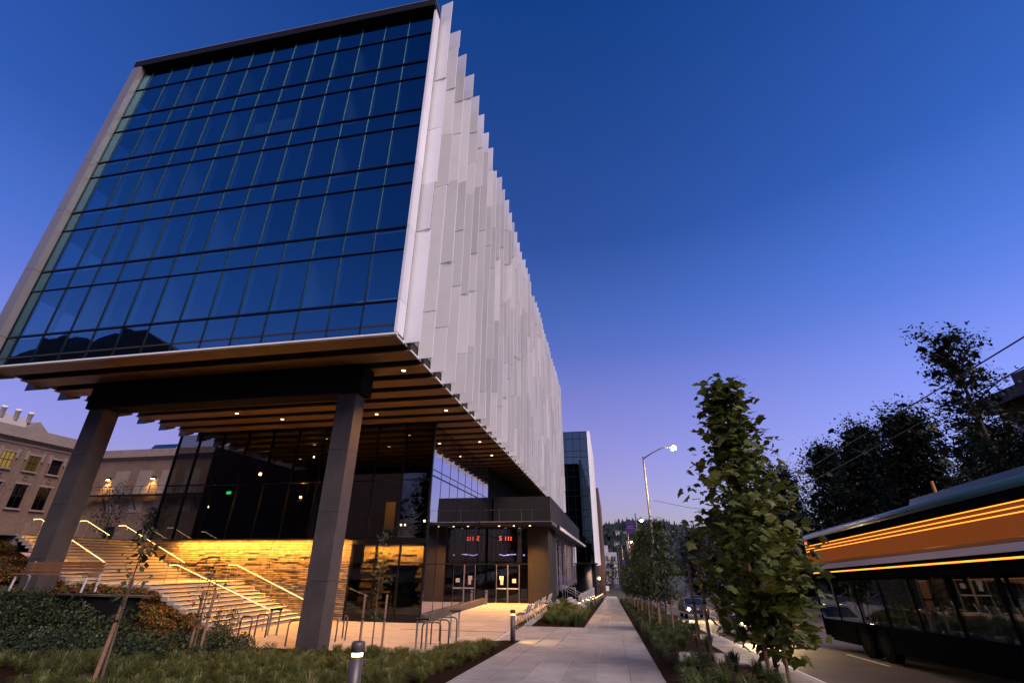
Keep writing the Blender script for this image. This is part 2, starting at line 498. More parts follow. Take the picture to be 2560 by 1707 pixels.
# plaza: pavers in a grid
pz = thing('plaza', None, None, (0, 0, 0)); pz['kind'] = 'structure'
MB().face([(-31, 19.2, -.03), (-4.95, 19.2, -.03), (-4.95, 50, -.03), (-31, 50, -.03)]).build('paver_bed', m_joint, pz)
py0 = 19.3
for j in range(24):
    y0 = py0 + j * 1.22
    for i in range(8):
        x1 = -5.22 - i * 1.62
        if x1 < -17.6 or (y0 > 27.6 and x1 < -10.0): continue
        bp2('paver', max(x1 - 1.62, -17.8) + .006, x1 - .006, y0 + .006, y0 + 1.214, -.06, rnd.uniform(-.002, .003), m_paver, pz)
bp2('drain_channel', -10.6, -5.2, 25.78, 25.9, -.05, .008, m_dark, pz)
bp2('kerb_band', -5.2, -4.92, 27.4, 47.6, -.3, .012, m_dark, pz)

# beds
grid('planting_bed', rng(-42, -3.74, 60), rng(2, 21.8, 34), bed_h, m_soil)
grid('planting_bed', [1.07, 2, 3, 4.42], rng(2, 98, 40), lambda x, y: walk(y) - .035 - .02 * math.sin(y * 1.7 + x), m_soil)
grid('planting_bed', [-4.42, -3.6, -2.6, -1.64], rng(29.2, 110, 40), lambda x, y: (walk(y) - .03) + (sm(-2.2, -4.4, x) * min(-walk(y), .75) if y > 27 else 0), m_soil)
# concrete pads through the planting strip
pad = thing('strip_pads', None, None, (0, 0, 0)); pad['kind'] = 'structure'
for (x0, x1, a, b) in ((1.75, 4.42, 17.0, 18.0), (1.75, 4.42, 18.02, 19.4), (3.55, 4.42, 19.42, 21.4), (3.55, 4.42, 21.42, 23.5), (3.6, 4.42, 14.2, 16.98), (3.55, 4.42, 11.2, 14.18), (3.6, 4.42, 23.52, 27)):
    slab(x0, x1, a, b, pad, m_slab, lambda y: walk(y) + .004)
# far side of the street
fs = thing('far_sidewalk', None, None, (0, 0, 0)); fs['kind'] = 'structure'
for a, b in zip(rng(14, 140, 43), rng(14, 140, 43)[1:]):
    slab(20.4, 24.0, a, b, fs, m_slab, walk)
grid('lawn', [24.0, 27, 32, 60], rng(10, 150, 15), lambda x, y: walk(y) + .05 + .05 * (x - 24) * .4, m_lawn)
grid('upper_terrace', [-95, -60, -31.4], [19.6, 28, 40, 62], lambda x, y: 4.24, m_conc)

# ------------------------------------------------------------------ main building
X0, XL, YF, ZS = -7.8, -28.95, 15.6, 11.3
B = thing('laboratory_building', 'long glass-fronted building with white vertical fins carried over the plaza on concrete columns', 'building', (-18, 15.6, 0))
YE = 90.0
ZROW = [11.38, 12.89, 15.51, 16.73, 19.40, 20.69, 23.30, 24.50, 27.06, 28.43, 30.94, 32.95]
XC = [-7.86 - 1.517 * i for i in range(14)] + [-28.28]
# end facade: panes, mullions, transoms
for i in range(14):
    xa, xb = XC[i + 1], XC[i]
    for j in range(11):
        bp2('pane', xa + .012, xb - .012, YF + .06, YF + .08, ZROW[j] + .014, ZROW[j + 1] - .014, m_facade, B)
for i, x in enumerate(XC):
    bp2('mullion', x - .015, x + .015, YF + .02, YF + .14, ZROW[0], ZROW[-1], m_mull, B)
for j, z in enumerate(ZROW):
    h = .04 if j % 2 == 1 else .018
    bp2('transom', XC[-1], X0 - .06, YF + .008, YF + .13, z - h, z + h, m_mull, B)
# frame round the end facade
bp2('roof_fascia', XL, X0 + .1, YF - .32, YF + .6, 32.98, 33.5, m_fascia, B)
bp2('roof_edge', XL - .02, X0 + .12, YF - .34, YF + .62, 33.5, 33.56, m_frame, B)
for a, b in zip(ZROW[0:1] + ZROW[1:10:2], ZROW[1:10:2] + [32.98]):
    bp2('jamb_panel', XL, XC[-1] - .04, YF - .3, YF + .6, a + .01, b - .01, m_frame, B)
    bp2('corner_panel', X0 - .02, X0 + .10, YF - .05, YF + .62, a + .01, b - .01, m_white, B)
bp2('sill_trim', XL, X0 + .1, YF - .06, YF + .1, 11.27, 11.34, m_white, B)
# rooms behind the glass
m_room = M('room_wall', (.50, .51, .53), .8)
m_ceil = M('room_ceiling', (.22, .22, .24), .9)
m_bulk = M('bulkhead_white', (.72, .70, .70), .7)
m_span = M('spandrel_panel', (.03, .04, .06), .6)
for k in range(5):
    zf, zt = ZROW[1 + 2 * k], ZROW[2 + 2 * k]
    bp2('floor_slab', XL + .5, X0 - .2, YF + .5, YF + 9, zt + .02, zt + .28, m_ceil, B)
    bp2('spandrel', XC[-1], X0 - .1, YF + .2, YF + .26, zt + .1, ZROW[3 + 2 * k] - .1, m_span, B)
    bp2('back_wall', -26.5, X0 - .5, YF + 6.0, YF + 6.15, zf, zt, m_room, B)
    bp2('bulkhead', XC[10], XC[3] - .15, YF + 2.9, YF + 3.0, zt - .62, zt - .52, m_bulk, B)
    for c in ((3, 8, 11), (3, 7, 10), (3, 9, 11), (3, 8, 12), (3, 8, 11))[k]:
        bp2('partition', XC[c] - .08, XC[c] + .04, YF + .35, YF + 5.9, zf, zt, m_bulk if c == 3 else m_room, B)
    for i in range(1, 13):
        bp2('window_post', XC[i] - .16, XC[i] - .05, YF + .3, YF + .42, zf, zt, m_room, B)
bp2('spandrel', XC[-1], X0 - .1, YF + .2, YF + .26, 11.5, 12.8, m_span, B)
m_fix = emit('office_strip', (.75, .82, 1.0), .35)
for (k, c) in ((1, 1.1), (2, 1.4), (3, 1.3), (0, 1.2)):
    z = ZROW[1 + 2 * k] + 1.0
    bp2('light_strip', XC[0] - 2.6 * c * .9, XC[0] - .6, YF + 1.5, YF + 1.55, z, z + .05, m_fix, B)
m_poster = M('map_poster', (.55, .68, .72), .7, 0, var=.25, scale=1.6)
bp2('wall_map', XC[7] + .1, XC[5] - .35, YF + .36, YF + .4, 24.85, 26.0, m_poster, B)
m_green = emit('green_indicator', (.1, 1.0, .3), 3.0)
for c in (6, 7): bp2('indicator_lamp', XC[c] - .9, XC[c] - .8, YF + .3, YF + .36, 16.9, 16.95, m_green, B)
# roof and body
bp2('roof', XL + .1, X0 - .1, YF + .7, YE, 33.1, 33.35, m_dark, B)
bp2('core', -26, -10, 24, YE - 1, 11.75, 33.0, m_dark, B)
# left flank: glass near the corner, then solid
for k in range(5):
    zf, zt = ZROW[1 + 2 * k], ZROW[2 + 2 * k]
    bp2('flank_pane', XL + .2, XL + .23, YF + .7, YF + 3.6, zf, zt, m_clear, B)
    bp2('flank_panel', XL + .15, XL + .3, YF + .7, YF + 3.6, zt, ZROW[3 + 2 * k], m_frame, B)
bp2('flank_panel', XL + .15, XL + .3, YF + 3.6, YE, 11.7, 33.1, m_frame, B)
bp2('flank_panel', XL + .15, XL + .3, YF + .7, YF + 3.6, 11.36, ZROW[1], m_frame, B)
# flank on the street: dark glass bays behind the fins
for i in range(45):
    y = YF + .65 + 1.63 * i
    bp2('side_pane', X0 - .18, X0 - .15, y + .05, y + 1.58, 11.45, 33.0, m_side, B)
    bp2('side_mullion', X0 - .2, X0 - .02, y - .05, y + .05, 11.38, 33.1, m_steel if i < 30 else m_mull, B)
# white fins, several panels high
FY = [16.42 + 1.635 * i for i in range(45)]
fr = random.Random(5)
for i, y in enumerate(FY):
    z = 11.2 + fr.choice((0, 0, .02)); ztop = 34.75 + fr.choice((0, .1, -.1)) - (1.1 if i % 13 == 8 else 0)
    first = True
    wob = math.sin(i * .55)
    while z < ztop - .4:
        ln = fr.choice((3.85, 3.85, 5.78, 7.7, 2.9))
        if first and i % 3: ln *= .62
        first = False
        z1 = min(z + ln, ztop)
        if ztop - z1 < 1.6: z1 = ztop
        dx = .76 + .05 * math.sin(i * .9 + z * .35) + fr.uniform(-.03, .03)
        dy = -.10 + .05 * math.sin(i * .6 - z * .5) + fr.uniform(-.02, .02)
        xi = X0 + .04
        p0, p1 = Vector((xi, y, 0)), Vector((xi + dx, y + dy, 0))
        d = (p1 - p0); L_ = d.length; d.normalize(); nrm = Vector((-d.y, d.x, 0))
        if z1 - z > .5:
            MB().obox(((p0 + p1) / 2 + Vector((0, 0, (z + z1) / 2))), d * L_ / 2, nrm * .022, Vector((0, 0, (z1 - z) / 2 - .02))).build('fin_panel', m_white, B)
        z = z1
    if i < 14:
        b = MB()
        for zb in [11.45] + ZROW[1:11]:
            b.bar((X0, y, zb), (X0 + .3, y + .05, zb), .06, .05)
        b.build('fin_bracket', m_dark, B)
# soffit: groups of boards with dark recesses between
bp2('soffit_deck', XL, X0, YF + .05, YE, 11.72, 11.8, m_recess, B)
for i in range(45):
    y = YF + 1.635 * i
    bp2('soffit_beam', XL + .1, X0 - .02, y + .1, y + .98, 11.36, 11.71, m_recess, B)
    if i < 18:
        for k in range(3):
            bp2('soffit_board', XL + .04, X0 - .01, y + .06 + k * .325, y + .06 + k * .325 + .312, 11.30, 11.355, m_board, B)
    else:
        bp2('soffit_board', XL + .04, X0 - .01, y + .06, y + 1.02, 11.30, 11.355, m_board, B)
    bp2('edge_cap', X0 + .0, X0 + .05, y + .03, y + 1.2, 11.26, 11.34, m_white, B)
    if i < 14:
        MB().prism([(y + .78, 11.72), (y + .78, 11.04), (y + 1.45, 11.34), (y + 1.45, 11.72)], 'x', XL - .55, XL + .03).build('flank_fin', m_frame, B)
# columns and transfer beam
def column(x0, x1, y0, y1, zb, zt):
    zz = rng(zb, zt, 5)
    bp2('column_core', x0 + .02, x1 - .02, y0 + .02, y1 - .02, zb, zt, m_conc_dark, B)
    for a, b in zip(zz, zz[1:]):
        bp2('column_lift', x0, x1, y0, y1, a + .006, b - .006, m_conc_dark, B)
column(-11.64, -10.74, 18.5, 19.32, -.2, 9.98)
column(-25.42, -24.5, 18.5, 19.32, .8, 9.98)
bp2('transfer_beam', -25.6, -10.5, 18.4, 19.42, 9.98, 11.29, m_black, B)
# recessed downlights in the soffit
SPOTS = [(-9.0, 19.8), (-9.0, 26.4), (-9.0, 34.5), (-9.2, 39.5), (-26.4, 20.0), (-22.0, 24.9), (-20.0, 26.6), (-13.5, 26.6), (-16.5, 22.0)]
for x, y in SPOTS:
    i = round((y - YF - .5) / 1.635); yc = YF + 1.635 * i + .55
    boxpart('downlight', (x, yc, 11.293), (.16, .12, .02), m_down, B)
    lamp('SPOT', 'downlight_glow', (x, yc, 11.2), 1900, WARM, B, .08, (x, yc, 0), 95, .8)

# lobby: stone wall below, glass above
LY, LX = 28.6, -10.6
b = MB(); sr = random.Random(3)
z = 0.0
while z < 4.22:
    h = sr.uniform(.075, .125); x = -31.0 - sr.random()
    while x < -15.35:
        w = sr.uniform(.3, .95); x1 = min(x + w, -15.3)
        pr = .03 + sr.uniform(0, .09)
        b.box(x + .008, x1 - .008, LY - .03 - pr, LY + .05, z + .014, z + h - .014)
        x = x1
    x = -15.3
    z += h
st = b.build('stone_course', m_stone, B, False, 'stuff')
bp2('stone_backing', -31.5, -15.3, LY + .02, LY + .3, 0, 4.24, m_black, B)
b = MB(); z = 0.0
while z < 3.9:
    h = sr.uniform(.10, .17); x = -15.2
    while x < -11.0:
        w = sr.uniform(.35, 1.1); x1 = min(x + w, -10.95)
        if not (-14.0 < x < -11.7 and z < 2.75):
            b.box(x + .004, x1 - .004, LY + 1.4 - sr.choice((0, .02, .05, .09, .12)), LY + 1.5, z + .004, z + h - .004)
        x = x1
    z += h
b.build('inner_stone_course', m_stone, B, False, 'stuff')
bp2('wall_cap', -31.5, -15.3, LY - .14, LY + .3, 4.24, 4.34, m_dark, B)
xs = [-30.0] + [-28.3 + 1.97 * i for i in range(9)] + [LX]
for x0, x1 in zip(xs, xs[1:]):
    for z0, z1 in ((4.36, 7.7), (7.78, 9.9), (9.98, 11.3)):
        bp2('lobby_pane', x0 + .03, x1 - .03, LY, LY + .02, z0, z1, m_lobby, B)
for x in xs: bp2('lobby_mullion', x - .045, x + .045, LY - .05, LY + .12, 4.34, 11.32, m_mull, B)
for z in (7.74, 9.94): bp2('lobby_transom', -30, LX, LY - .045, LY + .1, z - .035, z + .035, m_mull, B)
for x0, x1 in ((-15.3, -13.7), (-13.7, -12.2), (-12.2, LX)):
    bp2('lobby_pane', x0 + .05, x1 - .05, LY, LY + .02, .4, 4.0, m_lobby, B)
    bp2('lobby_mullion', x0 - .05, x0 + .05, LY - .06, LY + .1, 0, 4.34, m_mull, B)
bp2('lobby_base', -15.3, LX, LY - .03, LY + .2, 0, .4, m_mull, B)
bp2('lobby_transom', -15.3, LX, LY - .05, LY + .12, 4.0, 4.34, m_mull, B)
ys = [LY + 1.895 * i for i in range(9)]
for y0, y1 in zip(ys, ys[1:]):
    for z0, z1 in ((.42, 2.9), (2.96, 5.2), (5.26, 7.95), (8.05, 8.36), (8.42, 11.3)):
        bp2('lobby_pane', LX - .02, LX, y0 + .02, y1 - .02, z0, z1, m_lobby_side, B)
    bp2('lobby_mullion', LX - .1, LX + .015, y0 - .022, y0 + .022, .4, 11.3, m_mull, B)
for z in (2.93, 5.23, 8.0, 8.39): bp2('lobby_transom', LX - .1, LX + .012, LY, ys[-1], z - .03, z + .03, m_mull, B)
bp2('lobby_sill', LX - .12, LX + .25, LY, ys[-1], 0, .38, m_conc_dark, B)
bp2('lobby_floor', -30, LX - .1, LY + .2, 46, -.02, .02, m_conc_dark, B)
bp2('lobby_upper_floor', -30, -16.2, LY + .3, 46, 4.2, 4.3, m_conc_dark, B)
bp2('lobby_back', -30, LX - .12, 42.5, 90, 0, 11.28, m_black, B)
bp2('lobby_flank', -30.2, -30.1, LY + 3.5, 46, 4.3, 11.3, m_dark, B)
m_wallwarm = M('warm_wall', (.55, .42, .2), .8)
bp2('lit_wall', -16.9, -16.1, 36, 36.1, 5.3, 7.3, m_wallwarm, B)
m_exit = emit('exit_green', (.05, 1.0, .25), 2.2)
for (x, z, y) in ((-26.6, 7.5, 30.6), (-20.6, 6.6, 34.0)):
    e = boxpart('exit_sign', (x, y, z), (.34, .05, .2), m_exit, B)
for (x, y, z, r) in ((-28.4, 31.0, 6.6, .07), (-26.3, 33.0, 9.2, .11), (-21.4, 31.5, 7.2, .08), (-22.6, 34, 10.6, .06), (-14.2, 33, 5.4, .06), (-13.9, 33, 5.4, .06), (-12.3, 32.5, 5.6, .07), (-12.05, 32.5, 5.6, .07), (-11.8, 32.5, 5.6, .07)):
    MB().ball((x, y, z), r).build('pendant_lamp', m_bulb2, B, True)
lamp('POINT', 'lobby_glow', (-21.4, 31.5, 7.0), 90, WARM, B, .1)
lamp('POINT', 'lobby_glow', (-16.2, 34.6, 7.4), 60, WARM, B, .1)
lamp('AREA', 'inner_wall_wash', (-13.1, LY + .95, 3.95), 420, WARM, B, 4.2, (-13.1, LY + 1.3, 0), size_y=.05)
bp2('inner_rail', -13.5, -10.9, LY + .5, LY + .53, 4.9, 4.94, m_steel, B)
bp2('inner_rail', -13.5, -10.9, LY + .5, LY + .53, 4.45, 4.49, m_steel, B)

# entrance: brick volume, canopy, doors
EY = 43.8
BX = -5.1
bp2('brick_volume', LX + .05, BX, 46, 92, 6.2, 8.75, m_brick_dark, B)
bp2('brick_pier', -6.9, BX, EY - .1, 50, 0, 6.2, m_brick_dark, B)
bp2('canopy', LX + .03, -4.46, 41.0, 46, 5.92, 6.18, m_dark, B)
bp2('canopy', -5.6, -4.3, 46, 100, 5.92, 6.18, m_dark, B)
m_fasc2 = M('pale_fascia', (.55, .53, .53), .5)
for k in range(7):
    bp2('canopy_fascia', -4.3, -4.26, 46.2 + 7.2 * k, 46.2 + 7.2 * k + 6.8, 5.8, 6.1, m_fasc2, B)
bp2('canopy_edge', LX + .03, -4.46, 40.97, 41.0, 6.12, 6.18, m_steel, B)
bp2('roof_rail', LX + .1, -4.6, 41.1, 41.13, 7.1, 7.125, m_rack, B)
for x in (-8.9, -7.0, -6.1): bp2('rail_post', x - .02, x + .02, 41.08, 41.14, 6.18, 7.1, m_rack, B)
for x0, x1 in ((LX + .1, -9.75), (-7.6, -6.95)):
    bp2('entry_pane', x0 + .03, x1 - .03, EY, EY + .02, .3, 2.9, m_lobby, B)
    bp2('entry_plinth', x0, x1, EY - .06, EY + .1, 0, .3, m_mull, B)
for x0, x1 in ((LX + .1, -8.7), (-8.7, -6.95)):
    bp2('entry_pane', x0 + .03, x1 - .03, EY, EY + .02, 3.0, 5.9, m_lobby, B)
bp2('entry_transom', LX, -6.9, EY - .04, EY + .1, 2.9, 3.0, m_mull, B)
bp2('entry_back', LX, -6.9, 45.8, 45.95, 0, 6.2, m_dark, B)
m_paper = M('notice_paper', (.70, .62, .52), .8)
for sgn, xa, xb in ((-1, -9.68, -8.68), (1, -8.66, -7.66)):
    d = bp2('door', xa, xb, EY - .02, EY + .03, .12, 2.82, m_lobby, B)
    for xx in (xa, xb - .045): bp2('stile', xx, xx + .045, EY - .045, EY + .045, .02, 2.88, m_steel, d)
    bp2('bottom_rail', xa + .05, xb - .05, EY - .04, EY + .04, .02, .22, m_mull, d)
    bp2('top_rail', xa + .05, xb - .05, EY - .04, EY + .04, 2.76, 2.88, m_mull, d)
    bp2('push_bar', xa + .08, xb - .08, EY - .12, EY - .06, 1.03, 1.11, m_fasc2, d)
    if sgn < 0:
        bp2('notice', xa + .28, xa + .66, EY - .035, EY - .028, 1.72, 2.02, m_paper, d)
        bp2('notice', xa + .36, xa + .62, EY - .037, EY - .03, 1.34, 1.74, m_paper, d)
    else:
        bp2('notice', xa + .38, xa + .72, EY - .035, EY - .028, 1.5, 1.82, m_paper, d)
for x in (-9.2, -7.9, -6.5): boxpart('canopy_light', (x, 42.4, 5.905), (.14, .1, .02), m_down, B)
lamp('SPOT', 'canopy_glow', (-9.0, 42.3, 5.8), 4500, WARM, B, .08, (-9.0, 41.5, 0), 120, .8)
lamp('SPOT', 'canopy_glow', (-6.4, 42.3, 5.8), 3000, WARM, B, .08, (-6.4, 41.0, 0), 120, .8)
# glazed shop front along the sidewalk side
for k in range(8):
    y = 50.4 + 5.0 * k
    bp2('shop_pane', BX - .6, BX - .58, y + .05, y + 4.95, .2, 5.9, m_lobby_side, B)
    bp2('slim_post', BX - .55, BX - .45, y - .05, y + .05, 0, 5.92, m_steel, B)
bp2('shop_back', -9.8, -9.7, 50, 91, 0, 6, m_dark, B)
# red numerals and light pieces hung behind the entrance glass
m_red = emit('red_numerals', (1.0, .08, .03), 9.0)
m_violet = emit('violet_neon', (.45, .4, 1.0), 5.0)
def text(s, size, loc, mat, parent, name, rot=(PI / 2, 0, 0), ext=.004, align='CENTER'):
    cu = bpy.data.curves.new(name, 'FONT'); cu.body = s; cu.size = size; cu.extrude = ext; cu.align_x = align
    tmp = bpy.data.objects.new(name, cu); col.objects.link(tmp); bpy.context.view_layer.update()
    me = bpy.data.meshes.new_from_object(tmp); bpy.data.objects.remove(tmp)
    me.materials.clear(); me.materials.append(mat)
    o = bpy.data.objects.new(name, me); col.objects.link(o)
    o.location = Vector(loc) - off(parent); o.rotation_euler = rot
    if parent: o.parent = parent
    return o
text('5', .55, (-9.55, EY + .9, 4.85), m_red, B, 'red_numeral')
text('11', .5, (-8.95, EY + .9, 4.85), m_red, B, 'red_numeral')
text('2', .42, (-8.6, EY + .9, 4.87), m_red, B, 'red_numeral')
MB().path([(-9.6, EY + .8, 3.72), (-9.2, EY + .8, 3.62), (-8.6, EY + .8, 3.7), (-8.1, EY + .8, 3.72)], .035, 6).build('neon_tube', m_violet, B)
MB().ball((-7.4, EY + .8, 3.66), .07).build('neon_bulb', m_violet, B)

# stair light and wall-wash along the stone wall
lamp('AREA', 'stone_wall_wash', (-21.5, LY - .62, 4.2), 1250, WARM, B, 11.8, (-21.5, LY + .1, 0), size_y=.04)
bp2('wash_hood', -27.4, -15.4, LY - .66, LY - .14, 4.25, 4.33, m_dark, B)

# ------------------------------------------------------------------ far wing down the street
W = thing('far_wing', 'distant dark glass wing with a white finned flank farther down the sidewalk', 'building', (-8, 125, -4))
xs = [-3.55 - 1.9 * i for i in range(6)]
zr = [3.2 + v * 125 for v in (.0, .044, .058, .083, .0964, .1225, .135, .161, .1743, .201, .2137, .2396, .2548)]
for i in range(5):
    for a, b_ in zip(zr, zr[1:]):
        bp2('pane', xs[i + 1] + .04, xs[i] - .04, 125, 125.03, a + .05, b_ - .05, m_tower_glass, W)
for x in xs: bp2('mullion', x - .05, x + .05, 124.92, 125.1, 3.1, zr[-1] + .1, m_mull, W)
for z in zr: bp2('transom', xs[-1], xs[0], 124.93, 125.09, z - .06, z + .06, m_mull, W)
bp2('body', -13, -3.5, 125.3, 165, -5, zr[-1], m_dark, W)
for k in range(18):
    y = 125.0 + 2.1 * k
    MB().obox((-3.1 + .03 * math.sin(k), y + .3, (2.6 + 35.2) / 2 + 0), (.38, .12 + .05 * math.sin(k * 2), 0), (.0, .02, 0), (0, 0, (35.2 - 2.6) / 2 - .3 * (k % 3))).build('fin_panel', m_white, W)
bp2('far_body', -8, -2.0, 165, 230, -6, 26, M('brown_cladding', (.12, .055, .035), .7), W)
for k in range(2):
    yb = 117 + 4 * k
    MB().lathe((-4.9 - .1 * k, yb, -3.6), [(.75, 0), (.75, 6.6)], 20).build('round_column', m_conc, W, True)
    lamp('SPOT', 'column_uplight', (-4.2, yb - 1.6, 2.6), 260, WARM, W, .1, (-4.9, yb - .7, -3.0), 60, .7)
bp2('soffit', -13, -2.8, 112, 126, 2.95, 3.15, m_dark, W)

# ------------------------------------------------------------------ outdoor stair with lit handrails
S = thing('outdoor_stair', 'wide concrete stair in two flights beside the lit stone wall', 'stairs', (-17.65, 25, 0))
YS0, YS1 = 21.85, LY - .12
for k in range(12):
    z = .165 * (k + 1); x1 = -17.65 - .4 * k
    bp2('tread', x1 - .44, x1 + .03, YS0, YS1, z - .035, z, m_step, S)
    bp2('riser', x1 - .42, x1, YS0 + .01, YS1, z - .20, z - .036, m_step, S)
    bp2('shadow_strip', x1 + .03, x1 + .036, YS0 + .02, YS1, z - .04, z - .004, m_dark, S)  # dark strip added for the shadow line under each tread
bp2('landing', -25.92, -22.46, YS0, YS1, 1.70, 1.985, m_step, S)
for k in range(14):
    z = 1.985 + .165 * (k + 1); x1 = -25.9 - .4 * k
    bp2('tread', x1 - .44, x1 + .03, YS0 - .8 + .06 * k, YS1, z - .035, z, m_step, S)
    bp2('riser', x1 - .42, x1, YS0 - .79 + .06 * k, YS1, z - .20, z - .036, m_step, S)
    bp2('shadow_strip', x1 + .03, x1 + .036, YS0 + .02, YS1, z - .04, z - .004, m_dark, S)  # same added shadow-line strip on the upper flight
def handrail(label, pts, posts, base, power, ret=None):
    r = thing('handrail', label, 'handrail', (pts[0][0], pts[0][1], 0), 'lit handrails on the outdoor stair')
    MB().path(pts, .028, 8).build('rail', m_steel, r, True)
    for (x, y, z0, z1) in posts: MB().tube((x, y, z0), (x, y, z1), .02, n=6).build('post', m_steel, r)
    for a, b in zip(pts, pts[1:]):
        a, b = Vector(a), Vector(b); L_ = (b - a).length
        if L_ < .3: continue
        MB().bar(a - Vector((0, 0, .032)), b - Vector((0, 0, .032)), .022, .012).build('led_strip', m_led, r)
        mid = (a + b) / 2 - Vector((0, 0, .045))
        d = (b - a).normalized(); nrm = Vector((0, -.25, -1)).normalized(); nrm = (nrm - d * nrm.dot(d)).normalized()
        l = lamp('AREA', 'rail_glow', mid, power * L_, WARM, r, L_, None, size_y=.03)
        zax = -nrm; xax = d; yax = zax.cross(xax)
        l.rotation_euler = Matrix((xax, yax, zax)).transposed().to_euler()
    return r
def st_z(x):
    if x > -17.65: return 0
    if x > -22.45: return .165 * (1 + int((-17.65 - x) / .4))
    if x > -25.9: return 1.985
    return min(1.985 + .165 * (1 + int((-25.9 - x) / .4)), 4.3)
def rail_line(label, y, x0, x1, power, hooks=True):
    z0 = .165 * max((-17.65 - x0) / .4, 0) + .95 if x0 > -25 else 1.985 + .165 * max((-25.9 - x0) / .4, 0) + .95
    z1 = .165 * max((-17.65 - x1) / .4, 0) + .95 if x1 > -25 else 1.985 + .165 * max((-25.9 - x1) / .4, 0) + .95
    pts = [(x0, y, z0), (x1, y, z1), (x1 - .55, y, z1)]
    posts = []
    n = max(2, int(abs(x1 - x0) / 1.25)); 
    for i in range(n + 1):
        x = x0 + (x1 - x0) * (i + .15) / (n + .3); z = z0 + (z1 - z0) * (x - x0) / (x1 - x0)
        posts.append((x, y, st_z(x), z))
    posts.append((x1 - .53, y, st_z(x1 - .53), z1))
    return handrail(label, pts, posts, 0, power)
rail_line('lit handrail on the lower flight against the stone wall', 27.75, -17.0, -22.3, 9)
rail_line('lit handrail on the upper flight against the stone wall', 27.75, -26.0, -31.3, 9)
rail_line('slim handrail down the middle of the lower flight', 23.4, -16.4, -22.3, 6)
rail_line('slim handrail down the middle of the upper flight', 22.6, -26.0, -31.3, 9)
rail_line('short lit handrail at the top of the stair by the old building', 25.4, -29.6, -31.6, 4)
# low concrete wall with bench in front of the stair flank
tw = thing('terrace_wall', 'pale concrete edge wall of the upper terrace at the far left', 'wall', (-40, 19.5, 3.4))
bp2('wall', -60, -31.6, 19.3, 19.6, 2.8, 4.30, m_conc, tw)
bp2('back_wall', -60, -31.55, 21.85, 22.1, 2.8, 4.32, m_conc, tw)
fw = thing('planter_wall', 'low dark concrete planter wall below the wooden bench', 'wall', (-22, 17.6, 1.5))
bp2('wall', -24.2, -18.6, 17.9, 18.15, .4, 1.72, m_black, fw)
bp2('coping', -24.3, -18.1, 17.8, 18.3, 1.72, 1.78, m_conc_dark, fw)
be = thing('wooden_bench', 'long brown slatted wooden bench with white metal ends on the planter wall', 'bench', (-22, 17.5, 2.2))
for k in range(3): bp2('seat_slat', -23.9, -20.1, 16.95 + .16 * k, 17.09 + .16 * k, 2.5, 2.55, m_wood, be)
for k in range(3): bp2('back_slat', -23.9, -20.1, 17.46, 17.51, 2.62 + .12 * k, 2.72 + .12 * k, m_wood, be)
for x in (-23.7, -20.2):
    MB().bar((x, 16.98, 1.9), (x, 17.05, 2.5), .05, .05).bar((x, 17.05, 2.47), (x, 17.55, 2.47), .05, .05).bar((x, 17.53, 1.9), (x, 17.56, 2.98), .05, .05).build('bench_leg', m_fasc2, be)
be2 = thing('wooden_bench', 'dark timber-clad bench wall on the upper terrace below the old building', 'bench', (-38, 21, 4.24))
for k in range(14): bp2('plank', -40 + .22 * k, -39.8 + .22 * k, 20.0, 20.08, 4.25, 5.0, m_wood, be2)
bp2('top_slat', -40.1, -36.8, 19.9, 20.4, 5.0, 5.08, m_wood, be2)

# ------------------------------------------------------------------ bicycle racks
def make_rack():
    r = thing('bike_rack', 'rack', 'bike rack', (0, 0, 0), 'inverted-U bicycle racks on the plaza')
    pts = [(-.36, 0, 0), (-.36, 0, .72)] + [(-.36 + .16 - .16 * math.cos(t), 0, .72 + .16 * math.sin(t)) for t in (PI / 6, PI / 3, PI / 2)]
    pts += [(.36 - .16 + .16 * math.sin(t), 0, .72 + .16 * math.cos(t)) for t in (0, PI / 6, PI / 3)] + [(.36, 0, .72), (.36, 0, 0)]
    MB().path(pts, .03, 8).build('hoop', m_rack, r, True)
    for x in (-.36, .36): MB().lathe((x, 0, 0), [(.075, 0), (.075, .012)], 12).build('base_plate', m_steel, r)
    snapshot(r); return r
def make_stand():
    r = thing('lean_rail', 'stand', 'bike stand', (0, 0, 0), 'flat-topped bicycle stands on the plaza')
    for x in (-.19, .19): MB().box(x - .035, x + .035, -.03, .03, 0, 1.0).build('post', m_steel, r)
    MB().box(-.26, .26, -.09, .09, 1.0, 1.06).build('top_plate', m_dark, r)
    MB().box(-.26, .26, -.06, .06, 0, .02).build('base_plate', m_steel, r)
    snapshot(r); return r
def spread(proto, spots):
    for i, (loc, rz, lab) in enumerate(spots):
        o = proto if i == 0 else copy_tree(proto)
        o.location = loc; o.rotation_euler.z = rz; o['label'] = lab
spread(make_rack(), [
    ((-7.1, 20.48, 0), .22, 'dark U-shaped bike rack nearest the grass in the row before the lobby corner'),
    ((-7.06, 21.45, 0), .22, 'dark U-shaped bike rack in the middle of the row before the lobby corner'),
    ((-7.05, 22.5, 0), .22, 'dark U-shaped bike rack farthest back in the row before the lobby corner'),
    ((-15.6, 20.8, 0), -.3, 'dark bike rack beside the round bush at the stair foot'),
    ((-15.5, 21.75, 0), -.3, 'dark bike rack directly before the lowest steps'),
    ((-12.62, 20.0, 0), .9, 'dark bike rack on the stair side of the near column'),
    ((-11.75, 20.9, 0), .9, 'dark bike rack just behind the near column'),
    ((-11.6, 22.0, 0), -.9, 'dark bike rack behind the near column, the one farther from the grass')])
